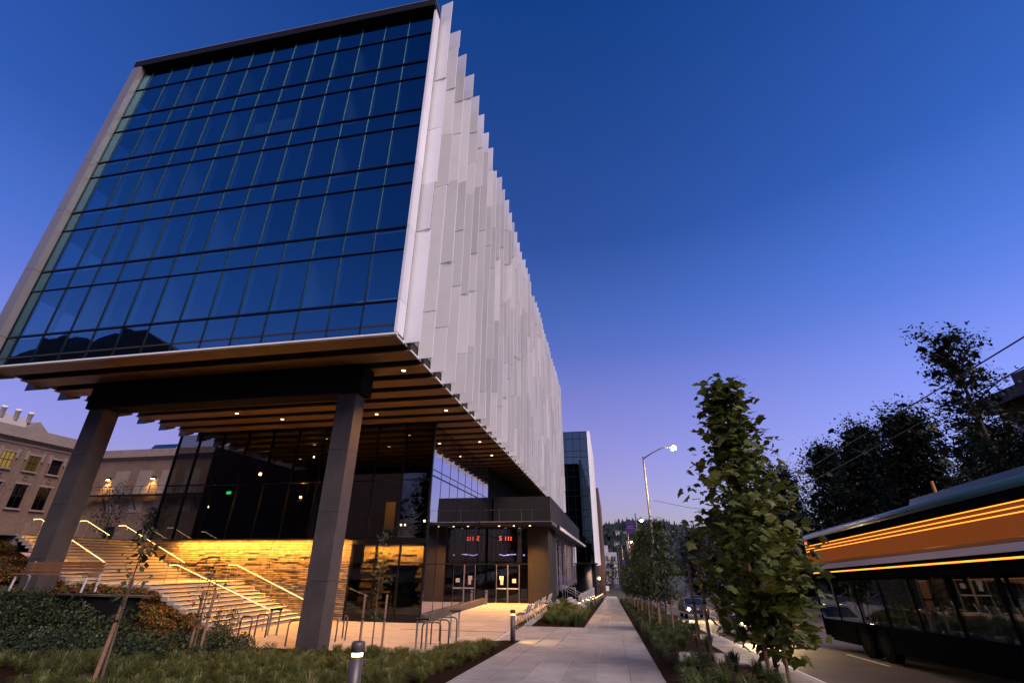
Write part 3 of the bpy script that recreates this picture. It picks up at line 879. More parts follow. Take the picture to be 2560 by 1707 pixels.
spread(make_stand(), [
    ((-7.33, 20.02, 0), .2, 'grey flat-topped bike stand beside the grass at the front of the rack row'),
    ((-7.1, 23.6, 0), .6, 'grey flat-topped bike stand at the back of the rack row'),
    ((-15.35, 22.4, 0), .3, 'grey flat-topped bike stand at the foot of the stair')])

# ------------------------------------------------------------------ bollard lights
def make_bollard():
    r = thing('bollard_light', 'bollard', 'bollard', (0, 0, 0), 'bollard lights along the sidewalk')
    MB().lathe((0, 0, -.1), [(.098, 0), (.098, 1.0)], 20).build('shaft', m_bollard, r, True)
    MB().lathe((0, 0, .90), [(.085, 0), (.085, .055)], 20).build('lens', emit('bollard_lens', (1.0, .62, .22), 7.0), r, True)
    MB().lathe((0, 0, .955), [(.105, 0), (.105, .12), (.09, .14)], 20).build('cap', m_bollard, r, True)
    l = lamp('SPOT', 'bollard_glow', (.16, 0, .93), 150, WARM2, r, .04, (1.1, 0, .1), 96, .5)
    snapshot(r); return r
bsp = [((-3.95, 8.0), 'near grey bollard light among the grasses, cut off by the bottom edge'),
       ((-3.92, 20.9), 'grey bollard light where the sidewalk bed ends at the plaza'),
       ((-2.4, 39.0), 'bollard light standing in the bright grass clump of the planter'),
       ((-2.25, 50.5), 'bollard light just past the planter gap by the handrails'),
       ((-2.05, 57.0), 'third bollard light counted from the planter clump')]
for k, y in enumerate(range(63, 112, 6)): bsp.append(((-1.95, y + .5), 'small distant bollard light in the receding line beside the sidewalk'))
spread(make_bollard(), [((x, y, (walk(y) - .02 if x > -4 else bed_h(x, y))), 0.0, l) for (x, y), l in bsp])

# ------------------------------------------------------------------ metal benches along the plaza kerb
def make_bench():
    r = thing('metal_bench', 'bench', 'bench', (0, 0, 0), 'metal benches along the plaza kerb')
    m_mesh = M('bench_mesh', (.10, .085, .08), .5, .5)
    for k in range(7):      # curved seat and back made of long slats
        t = k / 6
        MB().box(-.62 + .075 * k, -.56 + .075 * k, -.95, .95, .43 - .02 * math.sin(t * PI), .445 - .02 * math.sin(t * PI)).build('seat_slat', m_mesh, r)
    for k in range(6):
        MB().obox((-.04 + .025 * k, 0, .5 + .07 * k), (.006, 0, 0), (0, .95, 0), (.01, 0, .028)).build('back_slat', m_mesh, r)
    for y in (-.93, 0, .93):
        MB().path([(.16, y, 0), (.02, y, .40), (-.02, y, .52), (.12, y, .90)], .022, 6).path([(-.58, y, 0), (-.60, y, .42), (0.0, y, .41)], .02, 6).build('frame', m_fasc2, r, True)
    snapshot(r); return r
spread(make_bench(), [((-4.75, 30.0, 0), 0, 'nearest metal mesh bench on the plaza kerb'), ((-4.75, 33.0, 0), 0, 'second metal mesh bench on the plaza kerb'),
                      ((-4.75, 36.4, 0), 0, 'third metal mesh bench along the plaza kerb'), ((-4.75, 40.4, 0), 0, 'farthest metal mesh bench along the plaza kerb')])

# side steps with three handrails down to the sidewalk, and the low lit wall
ss = thing('side_steps', 'short concrete steps dropping from the plaza to the sidewalk', 'stairs', (-3.4, 49, -1))
for k in range(5): bp2('step', -4.3 + .36 * k, -3.94 + .36 * k, 47.6, 53.6, -1.4, -.02 - .17 * k, m_conc, ss)
for k, y in enumerate((47.9, 50.4, 53.2)):
    h = thing('handrail', ('nearest', 'middle', 'farthest')[k] + ' plain steel handrail on the side steps to the sidewalk', 'handrail', (-4, y, 0), 'steel handrails on the side steps')
    MB().path([(-5.6, y, .95), (-4.4, y, .95), (-2.5, y, .05), (-2.2, y, .05)], .025, 6).build('rail', m_steel, h, True)
    for x, z0, z1 in ((-5.5, 0, .95), (-4.4, -.1, .95), (-2.4, -1.1, .05)): MB().tube((x, y, z0), (x, y, z1), .02, n=6).build('post', m_steel, h)
h = thing('guard_rail', 'plain guard rail across the back of the plaza beside the brick pier', 'handrail', (-5, 47.2, 0))
MB().path([(-5.0, 47.2, 0), (-5.0, 47.2, 1.05), (-3.2, 47.2, 1.05), (-3.2, 47.2, -.6)], .025, 6).build('rail', m_steel, h, True)
lw = thing('ramp_wall', 'pale low wall stepping along the ramp with small recessed lights', 'wall', (-3, 60, -1))
for k in range(6):
    bp2('wall_segment', -3.4, -3.1, 54 + 7 * k, 60.9 + 7 * k, -5, walk(57 + 7 * k) + 1.25 + .12 * k, m_conc, lw)
    boxpart('step_light', (-3.08, 56.5 + 7 * k, walk(57 + 7 * k) + .75), (.03, .35, .12), m_down, lw)
    lamp('SPOT', 'wall_glow', (-2.95, 56.5 + 7 * k, walk(57 + 7 * k) + .9), 25, WARM2, lw, .05, (-3.05, 56.5 + 7 * k, -6), 110, .6)
gb = thing('door_bollard', 'slim metal post with an access button near the entrance doors', 'post', (-10.0, 41.6, 0))
bp2('post', -10.08, -9.92, 41.55, 41.67, 0, 1.02, m_steel, gb)
bp2('button', -10.05, -9.95, 41.53, 41.55, .82, .92, m_dark, gb)

# ------------------------------------------------------------------ plants
def leaf(b, c, s, r, lobed=False):
    """one leaf: random tilt, a little droop"""
    a = r.uniform(0, 2 * PI); tilt = r.uniform(-.2, 1.2)
    d = Vector((math.cos(a) * math.cos(tilt), math.sin(a) * math.cos(tilt), -math.sin(tilt)))
    sd = d.cross(Vector((0, 0, 1)))
    sd = sd.normalized() if sd.length > .01 else Vector((1, 0, 0))
    sd = (sd + Vector((0, 0, r.uniform(-.5, .5)))).normalized()
    c = Vector(c)
    if lobed:
        o = [(0, 0), (.18, .42), (.30, .30), (.52, .55), (.62, .26), (1.0, .0), (.62, -.26), (.52, -.55), (.30, -.30), (.18, -.42)]
        n = d.cross(sd)
        b.face([c + d * (u * s) + sd * (v * s) + n * (abs(v) * s * .25) for u, v in o])
    else:
        b.face([c, c + d * s * .5 + sd * s * .32, c + d * s, c + d * s * .5 - sd * s * .32])

def make_tree(name, label, cat, H, cr, z0, leaf_s, nleaf, seed, mat, trunk_r=.06, lobed=False, limbs=16, profile='oval', clump=.3, lean=0.0, bark=None, loc=(0, 0, 0), group=None, core=0):
    r = random.Random(seed)
    t = thing(name, label, cat, (0, 0, 0), group)
    tb = MB()
    P = [(lean * (i / 6) ** 2 + r.uniform(-.03, .03) * cr * .3, r.uniform(-.03, .03) * cr * .3, H * .93 * i / 6) for i in range(7)]
    P[0] = (0, 0, -.25)
    tb.path(P, [trunk_r * (1 - .8 * i / 6) for i in range(7)], 8)
    cl = []
    def rad(u):
        if profile == 'oval': return cr * (math.sin(PI * min(max(u, .0), 1) ** .75) ** .8)
        if profile == 'cone': return cr * (1 - u) ** .8 * min(1, u * 6 + .3)
        if profile == 'taper': return cr * (1 - u) ** .7 * min(1, u * 2.6 + .45)
        if profile == 'spire': return cr * (.35 + .65 * math.sin(PI * (u * .85 + .12)))
        return cr * math.sqrt(max(0, 1 - (2 * u - 1) ** 2))
    for i in range(limbs):
        u = (i + r.random()) / limbs; u = u ** 1.25 if profile == 'taper' else u; zz = z0 + (H - z0) * u
        a = i * 2.4 + r.uniform(-.4, .4); R_ = rad(u) * r.uniform(.55, 1.0)
        tip = Vector((math.cos(a) * R_ + lean * u, math.sin(a) * R_, zz + .1 * R_))
        k = max(0.0, zz - .45 * R_ - .2) / (H * .93); k = min(k, .98)
        i0 = min(int(k * 6), 5); f = k * 6 - i0
        st = Vector(P[i0]).lerp(Vector(P[i0 + 1]), f)
        mid = st.lerp(tip, .5) + Vector((0, 0, .08 * R_))
        tb.path([st, mid, tip], [trunk_r * .35 * (1 - .6 * u), trunk_r * .2, trunk_r * .06], 5)
        for q in (.35, .6, .8, 1.0):
            cl.append((st.lerp(tip, q), .5 + .5 * q))
    tb.build('trunk', bark or m_bark, t, True)
    lb = MB()
    for i in range(nleaf):
        c, w = r.choice(cl)
        sp = clump * cr * w
        gc = lambda q: max(-1.7, min(1.7, r.gauss(0, 1))) * q
        p = c + Vector((gc(sp), gc(sp), gc(sp * .8)))
        if p.z < z0 - .15 * (H - z0) : continue
        leaf(lb, p, leaf_s * r.uniform(.45, 1.2), r, lobed)
    if core:            # shaded inner leaf masses close the crown
        for i in range(core):
            c, w = r.choice(cl)
            if w > .85: continue
            p = c * 1.0 + Vector((r.gauss(0, .12 * cr), r.gauss(0, .12 * cr), r.gauss(0, .10 * cr)))
            leaf(lb, p, leaf_s * r.uniform(1.6, 3.0), r, True)
    lb.build('crown', mat, t)
    snapshot(t)
    return t

m_maple = leafmat('maple_leaf', (.045, .070, .008), (.12, .13, .018), .35, 2.0)
m_street = leafmat('street_leaf', (.020, .038, .008), (.055, .075, .015), .3, 1.2)
m_darkleaf = leafmat('dark_leaf', (.008, .016, .007), (.020, .032, .012), .2, .5)
m_young = leafmat('young_leaf', (.020, .042, .012), (.05, .075, .02), .35, 3)
# near street tree with big lobed leaves
t = make_tree('street_tree', 'near street tree with large lobed leaves between two wooden stakes', 'tree', 7.3, 2.0, 1.15, .30, 3000, 4, m_maple, .055, True, 36, 'taper', .18)
t.location = (3.62, 14.0, walk(14) - .03)
# row of younger street trees
tp = [make_tree('street_tree', '', 'tree', 5.4, 1.05, 1.5, .19, 3200, 20 + i, m_street, .05, False, 20, 'oval', .26, group='street trees in the planting strip') for i in range(3)]
row = [28, 35.3, 42.5, 50, 57, 64.5, 72, 80, 88, 97, 107]
words = ['first', 'second', 'third', 'fourth', 'fifth', 'sixth', 'seventh', 'eighth', 'ninth', 'tenth', 'last']
rr = random.Random(8)
used = set()
for i, y in enumerate(row):
    p = tp[i % 3]
    o = p if (i % 3) not in used else copy_tree(p)
    used.add(i % 3)
    s = rr.uniform(.92, 1.12)
    o.location = (2.5 + rr.uniform(-.1, .1), y, walk(y) - .03); o.scale = (s, s, s); o.rotation_euler.z = rr.uniform(0, 6)
    o['label'] = f'{words[i]} dark-green street tree behind the big-leafed one along the sidewalk strip' if i < 10 else 'last small street tree at the far end of the sidewalk strip'
# wooden stakes
def make_stake(h=2.2):
    r = thing('tree_stake', 'stake', 'stake', (0, 0, 0), 'wooden tree stakes')
    b = MB().lathe((0, 0, -.2), [(.042, 0), (.040, h + .2), (.03, h + .22)], 8).build('pole', m_stake, r)
    MB().lathe((0, 0, h * .62), [(.05, 0), (.05, .05)], 8).build('tie', m_dark, r)
    snapshot(r); return r
stk = make_stake(2.5)
ssp = [((3.38, 13.72), 'wooden stake on the sidewalk side of the big-leafed street tree'), ((3.80, 13.8), 'wooden stake on the road side of the big-leafed street tree'),
       ((2.16, 15.2), 'wooden stake standing alone in the strip, the one nearer the sidewalk'), ((2.36, 14.75), 'wooden stake standing alone in the strip, the one nearer the road')]
for i, y in enumerate(row[:7]):
    ssp.append(((2.2, y - .15), f'wooden stake on the sidewalk side of the {words[i]} dark-green street tree'))
    ssp.append(((2.85, y - .1), f'wooden stake on the road side of the {words[i]} dark-green street tree'))
spread(stk, [((x, y, walk(y) - .03), 0, l) for (x, y), l in ssp])
# young trees in the left bed and their stakes
for k, (x, y, H, s, lab) in enumerate(((-9.55, 9.0, 3.05, 3, 'thin young tree with drooping leaves tied to a leaning stake in the near bed'),
                                  (-12.9, 15.0, 2.9, 5, 'small dark sapling beside the red ground cover below the stair'),
                                  (-8.1, 17.4, 4.2, 9, 'slim dark-leaved sapling in front of the lit stone wall'))):
    t = make_tree('young_tree', lab, 'tree', H, .42 if k < 2 else .5, H * (.42 if k < 2 else .3), .16 if k == 0 else .14, (150, 120, 260)[k], s, m_young, .028, False, 9, 'oval', .30)
    t.location = (x, y, bed_h(x, y))
for (x, y, lean, lab) in ((-9.75, 9.02, .35, 'pale stake leaning across the thin young tree in the near bed'), (-12.7, 15.05, .1, 'short stake by the small dark sapling below the stair'),
                        (-13.1, 15.1, -.05, 'second short stake by the small dark sapling below the stair'), (-7.75, 17.4, .02, 'reddish stake on the right of the slim sapling before the stone wall'),
                        (-8.6, 17.5, -.03, 'dark stake on the left of the slim sapling before the stone wall')):
    o = copy_tree(stk); o.location = (x, y, bed_h(x, y) - .05); o.scale = (1, 1, .8); o.rotation_euler = (0, lean * .25, 0); o['label'] = lab

# grasses
m_grass = leafmat('sedge_blade', (.06, .075, .012), (.15, .15, .03), .3, 5)
m_grass2 = leafmat('bright_blade', (.045, .080, .012), (.12, .15, .03), .3, 4)
m_grass3 = leafmat('strip_blade', (.035, .055, .010), (.09, .105, .02), .3, 4)
def make_tuft(name, h, rad, n, seed, mat, label, group, w=.012, arch=.6):
    r = random.Random(seed); b = MB()
    for i in range(n):
        a = r.uniform(0, 2 * PI); r0 = rad * .25 * r.random() ** .5; L_ = h * r.uniform(.6, 1.1); ar = arch * r.uniform(.3, 1.2)
        u = Vector((math.cos(a), math.sin(a), 0)); sd = Vector((-u.y, u.x, 0)) * w
        p0 = u * r0; p1 = p0 + u * (ar * L_ * .35) + Vector((0, 0, L_ * .7)); p2 = p0 + u * (ar * L_ * .95) + Vector((0, 0, L_ * (1.0 - .45 * ar)))
        k = len(b.v); b.v += [tuple(p0 - sd), tuple(p0 + sd), tuple(p1 + sd * .8), tuple(p1 - sd * .8), tuple(p2)]
        b.f += [(k, k + 1, k + 2, k + 3), (k + 3, k + 2, k + 4)]
    o = b.build(name, mat)
    return tag(o, label, 'grass', group)
def scatter(protos, spots, label, group):
    u = set()
    for i, (x, y, z, s) in enumerate(spots):
        p = protos[i % len(protos)]
        if i < len(protos): o = p
        else:
            o = p.copy(); col.objects.link(o)
        o.location = (x, y, z); o.scale = (s, s, s * rr.uniform(.85, 1.15)); o.rotation_euler = (0, 0, rr.uniform(0, 6.28))
        o['label'] = label; o['group'] = group
def inside(x, y): return True
LB1 = 'low tufted sedge in the planted slope between camera and plaza'
G1 = 'sedge tufts on the planted slope'
protos = [make_tuft('sedge_tuft', .42, .26, 190, 30 + i, m_grass, LB1, G1, .0055, 1.0) for i in range(4)]
sp = []
g = random.Random(77)
for j in range(40):
    y = 6.4 + j * .42
    if y > 18.9: break
    x = -4.15 - g.random() * .3
    xmin = -1.15 * y - 1.0 if y < 11 else -16.5
    while x > max(xmin, -16.8):
        if not (y > 17.4 and -13 < x < -10.3) and g.random() < .9 and not (x < -11.5 and y > 13.2):
            px, py = x + g.uniform(-.15, .15), y + g.uniform(-.15, .15)
            sp.append((px, py, bed_h(px, py) - .02, g.uniform(.75, 1.25)))
        x -= .62
g.shuffle(sp)
sp = sp[:298]
scatter(protos, sp, LB1, G1)
print('TUFTS', len(sp))
LB2 = 'bright green grass clump in the planter beside the sidewalk'
protos = [make_tuft('grass_clump', .62, .3, 170, 50 + i, m_grass2, LB2, 'grass clumps in the planter', .007, .8) for i in range(3)]
sp = []
for k in range(95):
    y = 29.5 + 16 * g.random() ** 1.4; x = g.uniform(-4.2, -1.85)
    sp.append((x, y, walk(y) - .03 + sm(-2.2, -4.4, x) * min(-walk(y), .75) - .02, g.uniform(.8, 1.3)))
for k in range(70):
    y = 55 + 50 * g.random(); sp.append((g.uniform(-2.8, -1.8), y, walk(y) - .05, g.uniform(.8, 1.2)))
scatter(protos, sp, LB2, 'grass clumps in the planter')
LB3 = 'dark upright grass clump in the strip between sidewalk and road'
protos = [make_tuft('strip_grass', .62, .2, 130, 60 + i, m_grass3, LB3, 'grass clumps in the planting strip', .008, .7) for i in range(3)]
sp = []
y = 6.0
while y < 95:
    for x in (1.45, 2.2, 3.1, 3.9):
        if 16.9 < y < 19.5 and x > 1.6: continue
        if x > 3.4 and y < 27: continue
        if g.random() < .82: sp.append((x + g.uniform(-.2, .2), y + g.uniform(-.25, .25), walk(y) - .05, g.uniform(.7, 1.15)))
    y += .62 if y < 30 else 1.1
g.shuffle(sp)
scatter(protos, sp[:290], LB3, 'grass clumps in the planting strip')
# seed-head grass by the near bollard
o = make_tuft('flowering_grass', .75, .22, 46, 91, leafmat('straw_blade', (.14, .12, .04), (.25, .2, .08), .3, 4), 'tall pale flowering grass beside the near bollard', None, .006, .35)
o.location = (-4.9, 8.4, bed_h(-4.9, 8.4))

# shrubs
def make_shrub(name, rx, h, n, ls, seed, mat, label, group, loc, red=None):
    r = random.Random(seed); t = thing(name, label, 'shrub', (0, 0, 0), group)
    b = MB(); c = MB()
    for i in range(n):
        a = r.uniform(0, 2 * PI); u = r.random() ** .45; v = r.random() ** .8
        rr_ = rx * u * math.sqrt(max(.05, 1 - .8 * v * v)) * (1 + .18 * math.sin(a * 3 + seed))
        p = (math.cos(a) * rr_, math.sin(a) * rr_, h * v * (.75 + .25 * math.sin(a * 2 + seed)))
        leaf(c if (red and r.random() < .45) else b, p, ls * r.uniform(.6, 1.2), r)
    b.build('foliage', mat, t)
    if red: c.build('red_leaves', red, t)
    st = MB()
    for i in range(5):
        a = i * 1.3; st.tube((0, 0, -.05), (math.cos(a) * rx * .5, math.sin(a) * rx * .5, h * .7), .012, .005, 5)
    st.build('stem', m_bark, t)
    t.location = loc; snapshot(t); return t
m_shrub = leafmat('shrub_leaf', (.020, .034, .012), (.05, .065, .02), .2, 3)
m_flame = leafmat('flame_leaf', (.11, .020, .008), (.20, .05, .012), .3, 4)
m_lime = leafmat('lime_leaf', (.05, .075, .012), (.12, .13, .025), .3, 4)
def many(proto, spots, labels, group):
    for i, (x, y, s) in enumerate(spots):
        o = proto if i == 0 else copy_tree(proto)
        o.location = (x, y, bed_h(x, y) - .03); o.scale = (s, s, s * rr.uniform(.85, 1.1)); o.rotation_euler.z = rr.uniform(0, 6)
        o['label'] = labels; o['group'] = group
sp = [(-25 + .75 * k, 16.6 + .3 * math.sin(k * 2.1), 1.35) for k in range(11)]
for k in range(62):
    y = g.uniform(11.5, 17.5); x = g.uniform(-28, -12.2) 
    if x < -1.75 * y: continue
    sp.append((x, y, g.uniform(.8, 1.35)))
many(make_shrub('evergreen_shrub', .75, .75, 1500, .085, 1, m_shrub, '', None, (0, 0, 0)), sp, 'dark small-leaved shrub on the bank below the stair', 'dark shrubs on the bank')
sp = []
for k in range(170):
    x = g.uniform(-34, -16.4); y = g.uniform(17.0, 21.7)
    if -24.4 < x < -18 and y < 18.6: continue
    sp.append((x, y, g.uniform(.7, 1.2)))
many(make_shrub('ground_cover_plant', .6, .35, 620, .11, 2, m_lime, '', None, (0, 0, 0), m_flame), sp, 'low red and lime leafed plant on the stair flank', 'red and lime ground cover')
o = make_shrub('round_bush', .62, 1.35, 2200, .08, 6, m_shrub, 'rounded dark bush at the foot of the stair beside the bike racks', None, (-15.5, 19.3, 0))
sp = [(-12.7, 18.6, .6), (-10.4, 18.4, .55), (-9.5, 18.6, .45), (-7.7, 18.7, .5), (-11.2, 18.3, .4)]
many(make_shrub('small_bush', .55, .7, 500, .10, 3, m_young, '', None, (0, 0, 0)), sp, 'small leafy plant at the edge of the plaza by the near column', 'small plants along the plaza edge')
sp = [(-41, 17, 1.5), (-34, 16, 1.3), (-31, 14.6, 1.3), (-27, 13.0, 1.2), (-24, 12.2, 1.0), (-21, 11.4, 1.0), (-18.6, 10.8, .9), (-17, 10.2, .9)]
many(make_shrub('tall_shrub', 1.0, 1.5, 2600, .085, 8, m_shrub, '', None, (0, 0, 0)), sp, 'tall dark shrub on the bank at the far left', 'tall shrubs on the bank')

# ------------------------------------------------------------------ old brick building behind the stair
O = thing('old_brick_building', 'old tan brick building with stone cornice, tall windows and a metal fire stair', 'building', (-77, 55, 4.2))
XA, YB = -77.0, 58.3
bp2('wall_wing', XA - 14, XA, 30, YB + 12, 4.2, 17.2, m_brick_tan, O)
bp2('wall_wing', XA, -36, YB, YB + 12, 4.2, 16.6, m_brick_tan, O)
bp2('frieze', XA - 14, XA + .12, 30, YB + .0, 17.2, 17.9, m_stone_tan, O)
bp2('cornice', XA - 14, XA + .75, 30, YB - .3, 17.9, 18.35, m_stone_tan, O)
bp2('parapet', XA - 14, XA + .2, 30, YB - .1, 18.35, 19.4, m_stone_tan, O)
bp2('frieze', XA + .13, -36, YB - .12, YB + 12, 16.6, 16.9, m_stone_tan, O)
bp2('cornice', XA + .13, -36, YB - .5, YB + 12, 16.9, 17.2, m_stone_tan, O)
bp2('parapet', XA + .21, -36, YB - .1, YB + 12, 17.2, 18.1, m_stone_tan, O)
for k in range(40): bp2('dentil', XA + .12, XA + .5, 44 + .36 * k, 44.2 + .36 * k, 17.7, 17.88, m_stone_tan, O)
MB().prism([(XA - 13, 19.4), (XA - 2.0, 19.4), (XA - 2.6, 21.2), (XA - 12, 21.2)], 'y', 30, 50.5).build('attic', M('attic_metal', (.42, .36, .33), .7), O)
MB().prism([(49.5, 19.3), (53.4, 19.3), (51.4, 20.9)], 'x', XA - 8, XA - 1.4).build('gable', m_stone_tan, O)
m_vent = M('vent_white', (.78, .70, .66), .6)
for y in (45.6, 47.3, 49.0, 50.6): MB().lathe((XA - 2.5, y, 20.6), [(.28, 0), (.28, 1.2), (.36, 1.2), (.36, 1.5)], 12).build('roof_vent', m_vent, O, True)
m_pane_dark = glassmat('old_pane', (.3, .26, .15), (.5, .5, .6), base=.12, power=3, wav=0)
m_pane_lit = emit('lit_pane', (1.0, .62, .16), .28)
m_pane_dim = emit('dim_pane', (1.0, .62, .16), .06)
def old_window(y0, y1, z0, z1, lit, w=2):
    f = bp2('window', XA - .25, XA + .03, y0, y1, z0, z1, m_dark, O)
    cols = w; ww = (y1 - y0) / cols
    for i in range(cols):
        for j in range(2):
            bp2('pane', XA + .03, XA + .045, y0 + ww * i + .05, y0 + ww * (i + 1) - .05, z0 + (z1 - z0) * j / 2 + .05, z0 + (z1 - z0) * (j + 1) / 2 - .05, lit if j or lit is m_pane_dim else lit, f)
    bp2('sill', XA, XA + .3, y0 - .15, y1 + .15, z0 - .2, z0, m_stone_tan, f)
    bp2('lintel', XA, XA + .26, y0 - .18, y1 + .18, z1, z1 + .22, m_stone_tan, f)
    for q in (y0 - .16, y1): bp2('reveal', XA, XA + .22, q, q + .16, z0, z1, m_brick_tan, f)
for k, (y0, lit) in enumerate(((47.75, m_pane_lit), (50.85, m_pane_dim), (53.8, m_pane_dark), (56.4, m_pane_dark))):
    old_window(y0, y0 + 1.45, 14.05, 16.05, lit, 3)
    old_window(y0 - .2, y0 + 1.4, 9.3, 12.3, m_pane_dark, 2)
    bp2('attic_vent', XA - .1, XA + .02, y0, y0 + 1.3, 17.3, 17.62, m_dark, O)
    for dy in (-.42, 1.58):
        bp2('bracket', XA, XA + .22, y0 + dy, y0 + dy + .28, 15.4, 16.6, m_stone_tan, O)
    for s in (-1, 1):
        MB().path([(XA + .06, y0 + .72 + .28 * math.cos(t * PI / 6), 13.1 + .28 * math.sin(t * PI / 6)) for t in range(12)], .035, 5, closed=True).build('medallion', m_stone_tan, O)
for y in (46.9, 49.95, 53.0, 55.7): bp2('pilaster', XA, XA + .12, y, y + .55, 4.3, 16.6, m_brick_tan, O)
# wing B: blind panels, lamps, fire stair
for x0 in (-70.4, -66.4, -62.5, -58.5):
    bp2('blind_frame', x0 - .15, x0 + 2.55, YB - .06, YB, 11.6, 15.15, m_brick_tan, O)
    bp2('blind_panel', x0, x0 + 2.4, YB - .1, YB - .06, 11.7, 14.95, m_stone_tan, O)
    bp2('blind_panel', x0 + .2, x0 + 2.4, YB - .08, YB, 9.2, 10.8, m_stone_tan, O)
m_wl = emit('wall_lamp_glow', (1.0, .72, .3), 50.0)
for x in (-71.2, -63.5):
    MB().prism([(YB, 13.75), (YB - .45, 13.75), (YB - .3, 14.05), (YB, 14.1)], 'x', x - .22, x + .22).build('wall_lamp', m_dark, O)
    boxpart('lamp_lens', (x, YB - .3, 13.72), (.34, .2, .05), m_wl, O)
    lamp('SPOT', 'wall_lamp_light', (x, YB - .42, 13.68), 800, (1.0, .55, .12), O, .08, (x, YB - .1, 10), 110, .7)
bp2('fire_deck', -72.4, -50, YB - 1.3, YB - .1, 11.35, 11.48, m_dark, O)
f = MB()
f.path([(-74.6, YB - 1.25, 10.1), (-72.4, YB - 1.25, 12.6), (-50, YB - 1.25, 12.6)], .035, 5)
f.path([(-74.6, YB - 1.25, 9.6), (-72.4, YB - 1.25, 12.1), (-50, YB - 1.25, 12.1)], .02, 5)
for k in range(16): f.bar((-72.3 + 1.4 * k, YB - 1.25, 11.4), (-72.3 + 1.4 * k, YB - 1.25, 12.6), .05, .05)
f.build('fire_rail', m_dark, O)
for k in range(12): bp2('fire_step', -72.7 - .22 * k, -72.4 - .22 * k, YB - 1.3, YB - .2, 11.2 - .24 * k, 11.25 - .24 * k, m_dark, O)
MB().bar((-72.4, YB - 1.3, 11.4), (-75.2, YB - 1.3, 8.4), .06, .3).build('fire_stringer', m_dark, O)
for k in range(4): MB().bar((-70 + 5 * k, YB - 1.2, 11.3), (-70 + 5 * k, YB - .1, 9.6), .1, .1).build('deck_strut', m_dark, O)
bp2('doorway', -69.0, -67.4, YB - .08, YB + .02, 4.3, 7.4, m_dark, O)
# skylight cage on the roof
sk = MB()
for k in range(6): sk.bar((-70 + .9 * k, YB + 3, 18.1), (-70 + .9 * k, YB + 4.2, 19.8), .06, .06)
sk.bar((-70, YB + 4.2, 19.8), (-65.5, YB + 4.2, 19.8), .06, .06)
sk.build('skylight_frame', m_dark, O)
MB().face([(-70, YB + 3, 18.1), (-65.5, YB + 3, 18.1), (-65.5, YB + 4.2, 19.8), (-70, YB + 4.2, 19.8)]).build('skylight_glass', m_tower_glass, O)
lamp_post = thing('terrace_lamp', 'small warm globe lamp on the terrace at the far left before the old building', 'lamp', (-50, 30.5, 4.24))
MB().tube((-50, 30.5, 4.24), (-50, 30.5, 8.2), .05, .04, 8).build('pole', m_dark, lamp_post)
MB().ball((-50, 30.5, 8.35), .16, 10, 8).build('globe', m_bulb2, lamp_post, True)
for k, (x, y, H, lab) in enumerate(((-52, 44, 6.2, 'small dark tree in front of the fire stair of the old building'), (-46.5, 44, 4.0, 'smaller dark tree next to the lobby corner before the old building'),
                                  (-62, 38, 7.0, 'leafy tree at the far left in front of the old building windows'))):
    t = make_tree('terrace_tree', lab, 'tree', H, H * .33, 1.6, .22, 1500, 40 + k, m_darkleaf, .07, False, 14, 'oval', .3)
    t.location = (x, y, 4.24)

# brick hall behind the camera, seen only as a reflection in the glass
R = thing('brick_hall', 'dark red brick hall mirrored in the lower corner of the glass facade', 'building', (-55, -9, 0))
MB().prism([(-78, -1), (-33, -1), (-33, 18.4), (-39.4, 22.0), (-78, 22.0)], 'y', -18, 0).build('wall', m_brick_red, R)
for k in range(6): MB().prism([(-76 + 5.8 * k, 22.0), (-70.6 + 5.8 * k, 22.0), (-71.6 + 5.8 * k, 22.6), (-73.2 + 5.8 * k, 22.9), (-75 + 5.8 * k, 22.6)], 'y', -17, -.5).build('roof_vault', m_dark, R)

# ------------------------------------------------------------------ street lamps
m_pole = M('grey_pole', (.16, .145, .14), .5, .6)
def make_streetlamp():
    r = thing('street_lamp', 'lamp', 'street lamp', (0, 0, 0), 'street lamps along the kerb')
    MB().path([(0, 0, -.2), (0, 0, 1.0), (0, 0, 13.4)], [.17, .13, .075], 12).build('pole', m_pole, r, True)
    MB().lathe((0, 0, -.1), [(.24, 0), (.24, .35), (.18, .45)], 12).build('base', m_pole, r)
    MB().path([(0, 0, 13.2), (.9, 0, 13.75), (1.9, 0, 14.2), (2.7, 0, 14.3)], [.06, .05, .045, .04], 8).build('arm', m_pole, r, True)
    h = MB().box(2.6, 3.3, -.14, .14, 14.2, 14.36).build('lamp_head', m_pole, r)
    MB().ball((2.98, 0, 14.16), .27, 12, 8, .8).build('lens', emit('street_lens', (1.0, .80, .52), 150.0), h, True)
    lamp('SPOT', 'street_glow', (2.98, 0, 13.98), 20000, (1.0, .58, .26), r, .12, (2.98, 0, 0), 160, .4)
    snapshot(r); return r
sl = make_streetlamp()
for i, (y, lab) in enumerate(((48, 'tall grey street lamp with a bright head just left of the big-leafed tree'), (104, 'second lit street lamp farther down the kerb with the purple banner'),
                            (160, 'small far street lamp at the end of the kerb line'), (-9, 'unseen street lamp behind the camera by the kerb, added to light the foreground'))):  # the last lamp is unseen, added to light the near ground
    o = sl if i == 0 else copy_tree(sl)
    o.location = (4.0, y, walk(y)); o['label'] = lab
for (x, y, lab) in ((3.2, 190, 'thin unlit pole far down the sidewalk'),):
    t = thing('utility_pole', lab, 'pole', (x, y, walk(y)))
    MB().tube((x, y, walk(y)), (x, y, walk(y) + 16), .14, .1, 8).build('pole', m_pole, t)
    MB().path([(x, y, walk(y) + 15.5), (x + 2.5, y, walk(y) + 16.5)], .06, 6).build('arm', m_pole, t)
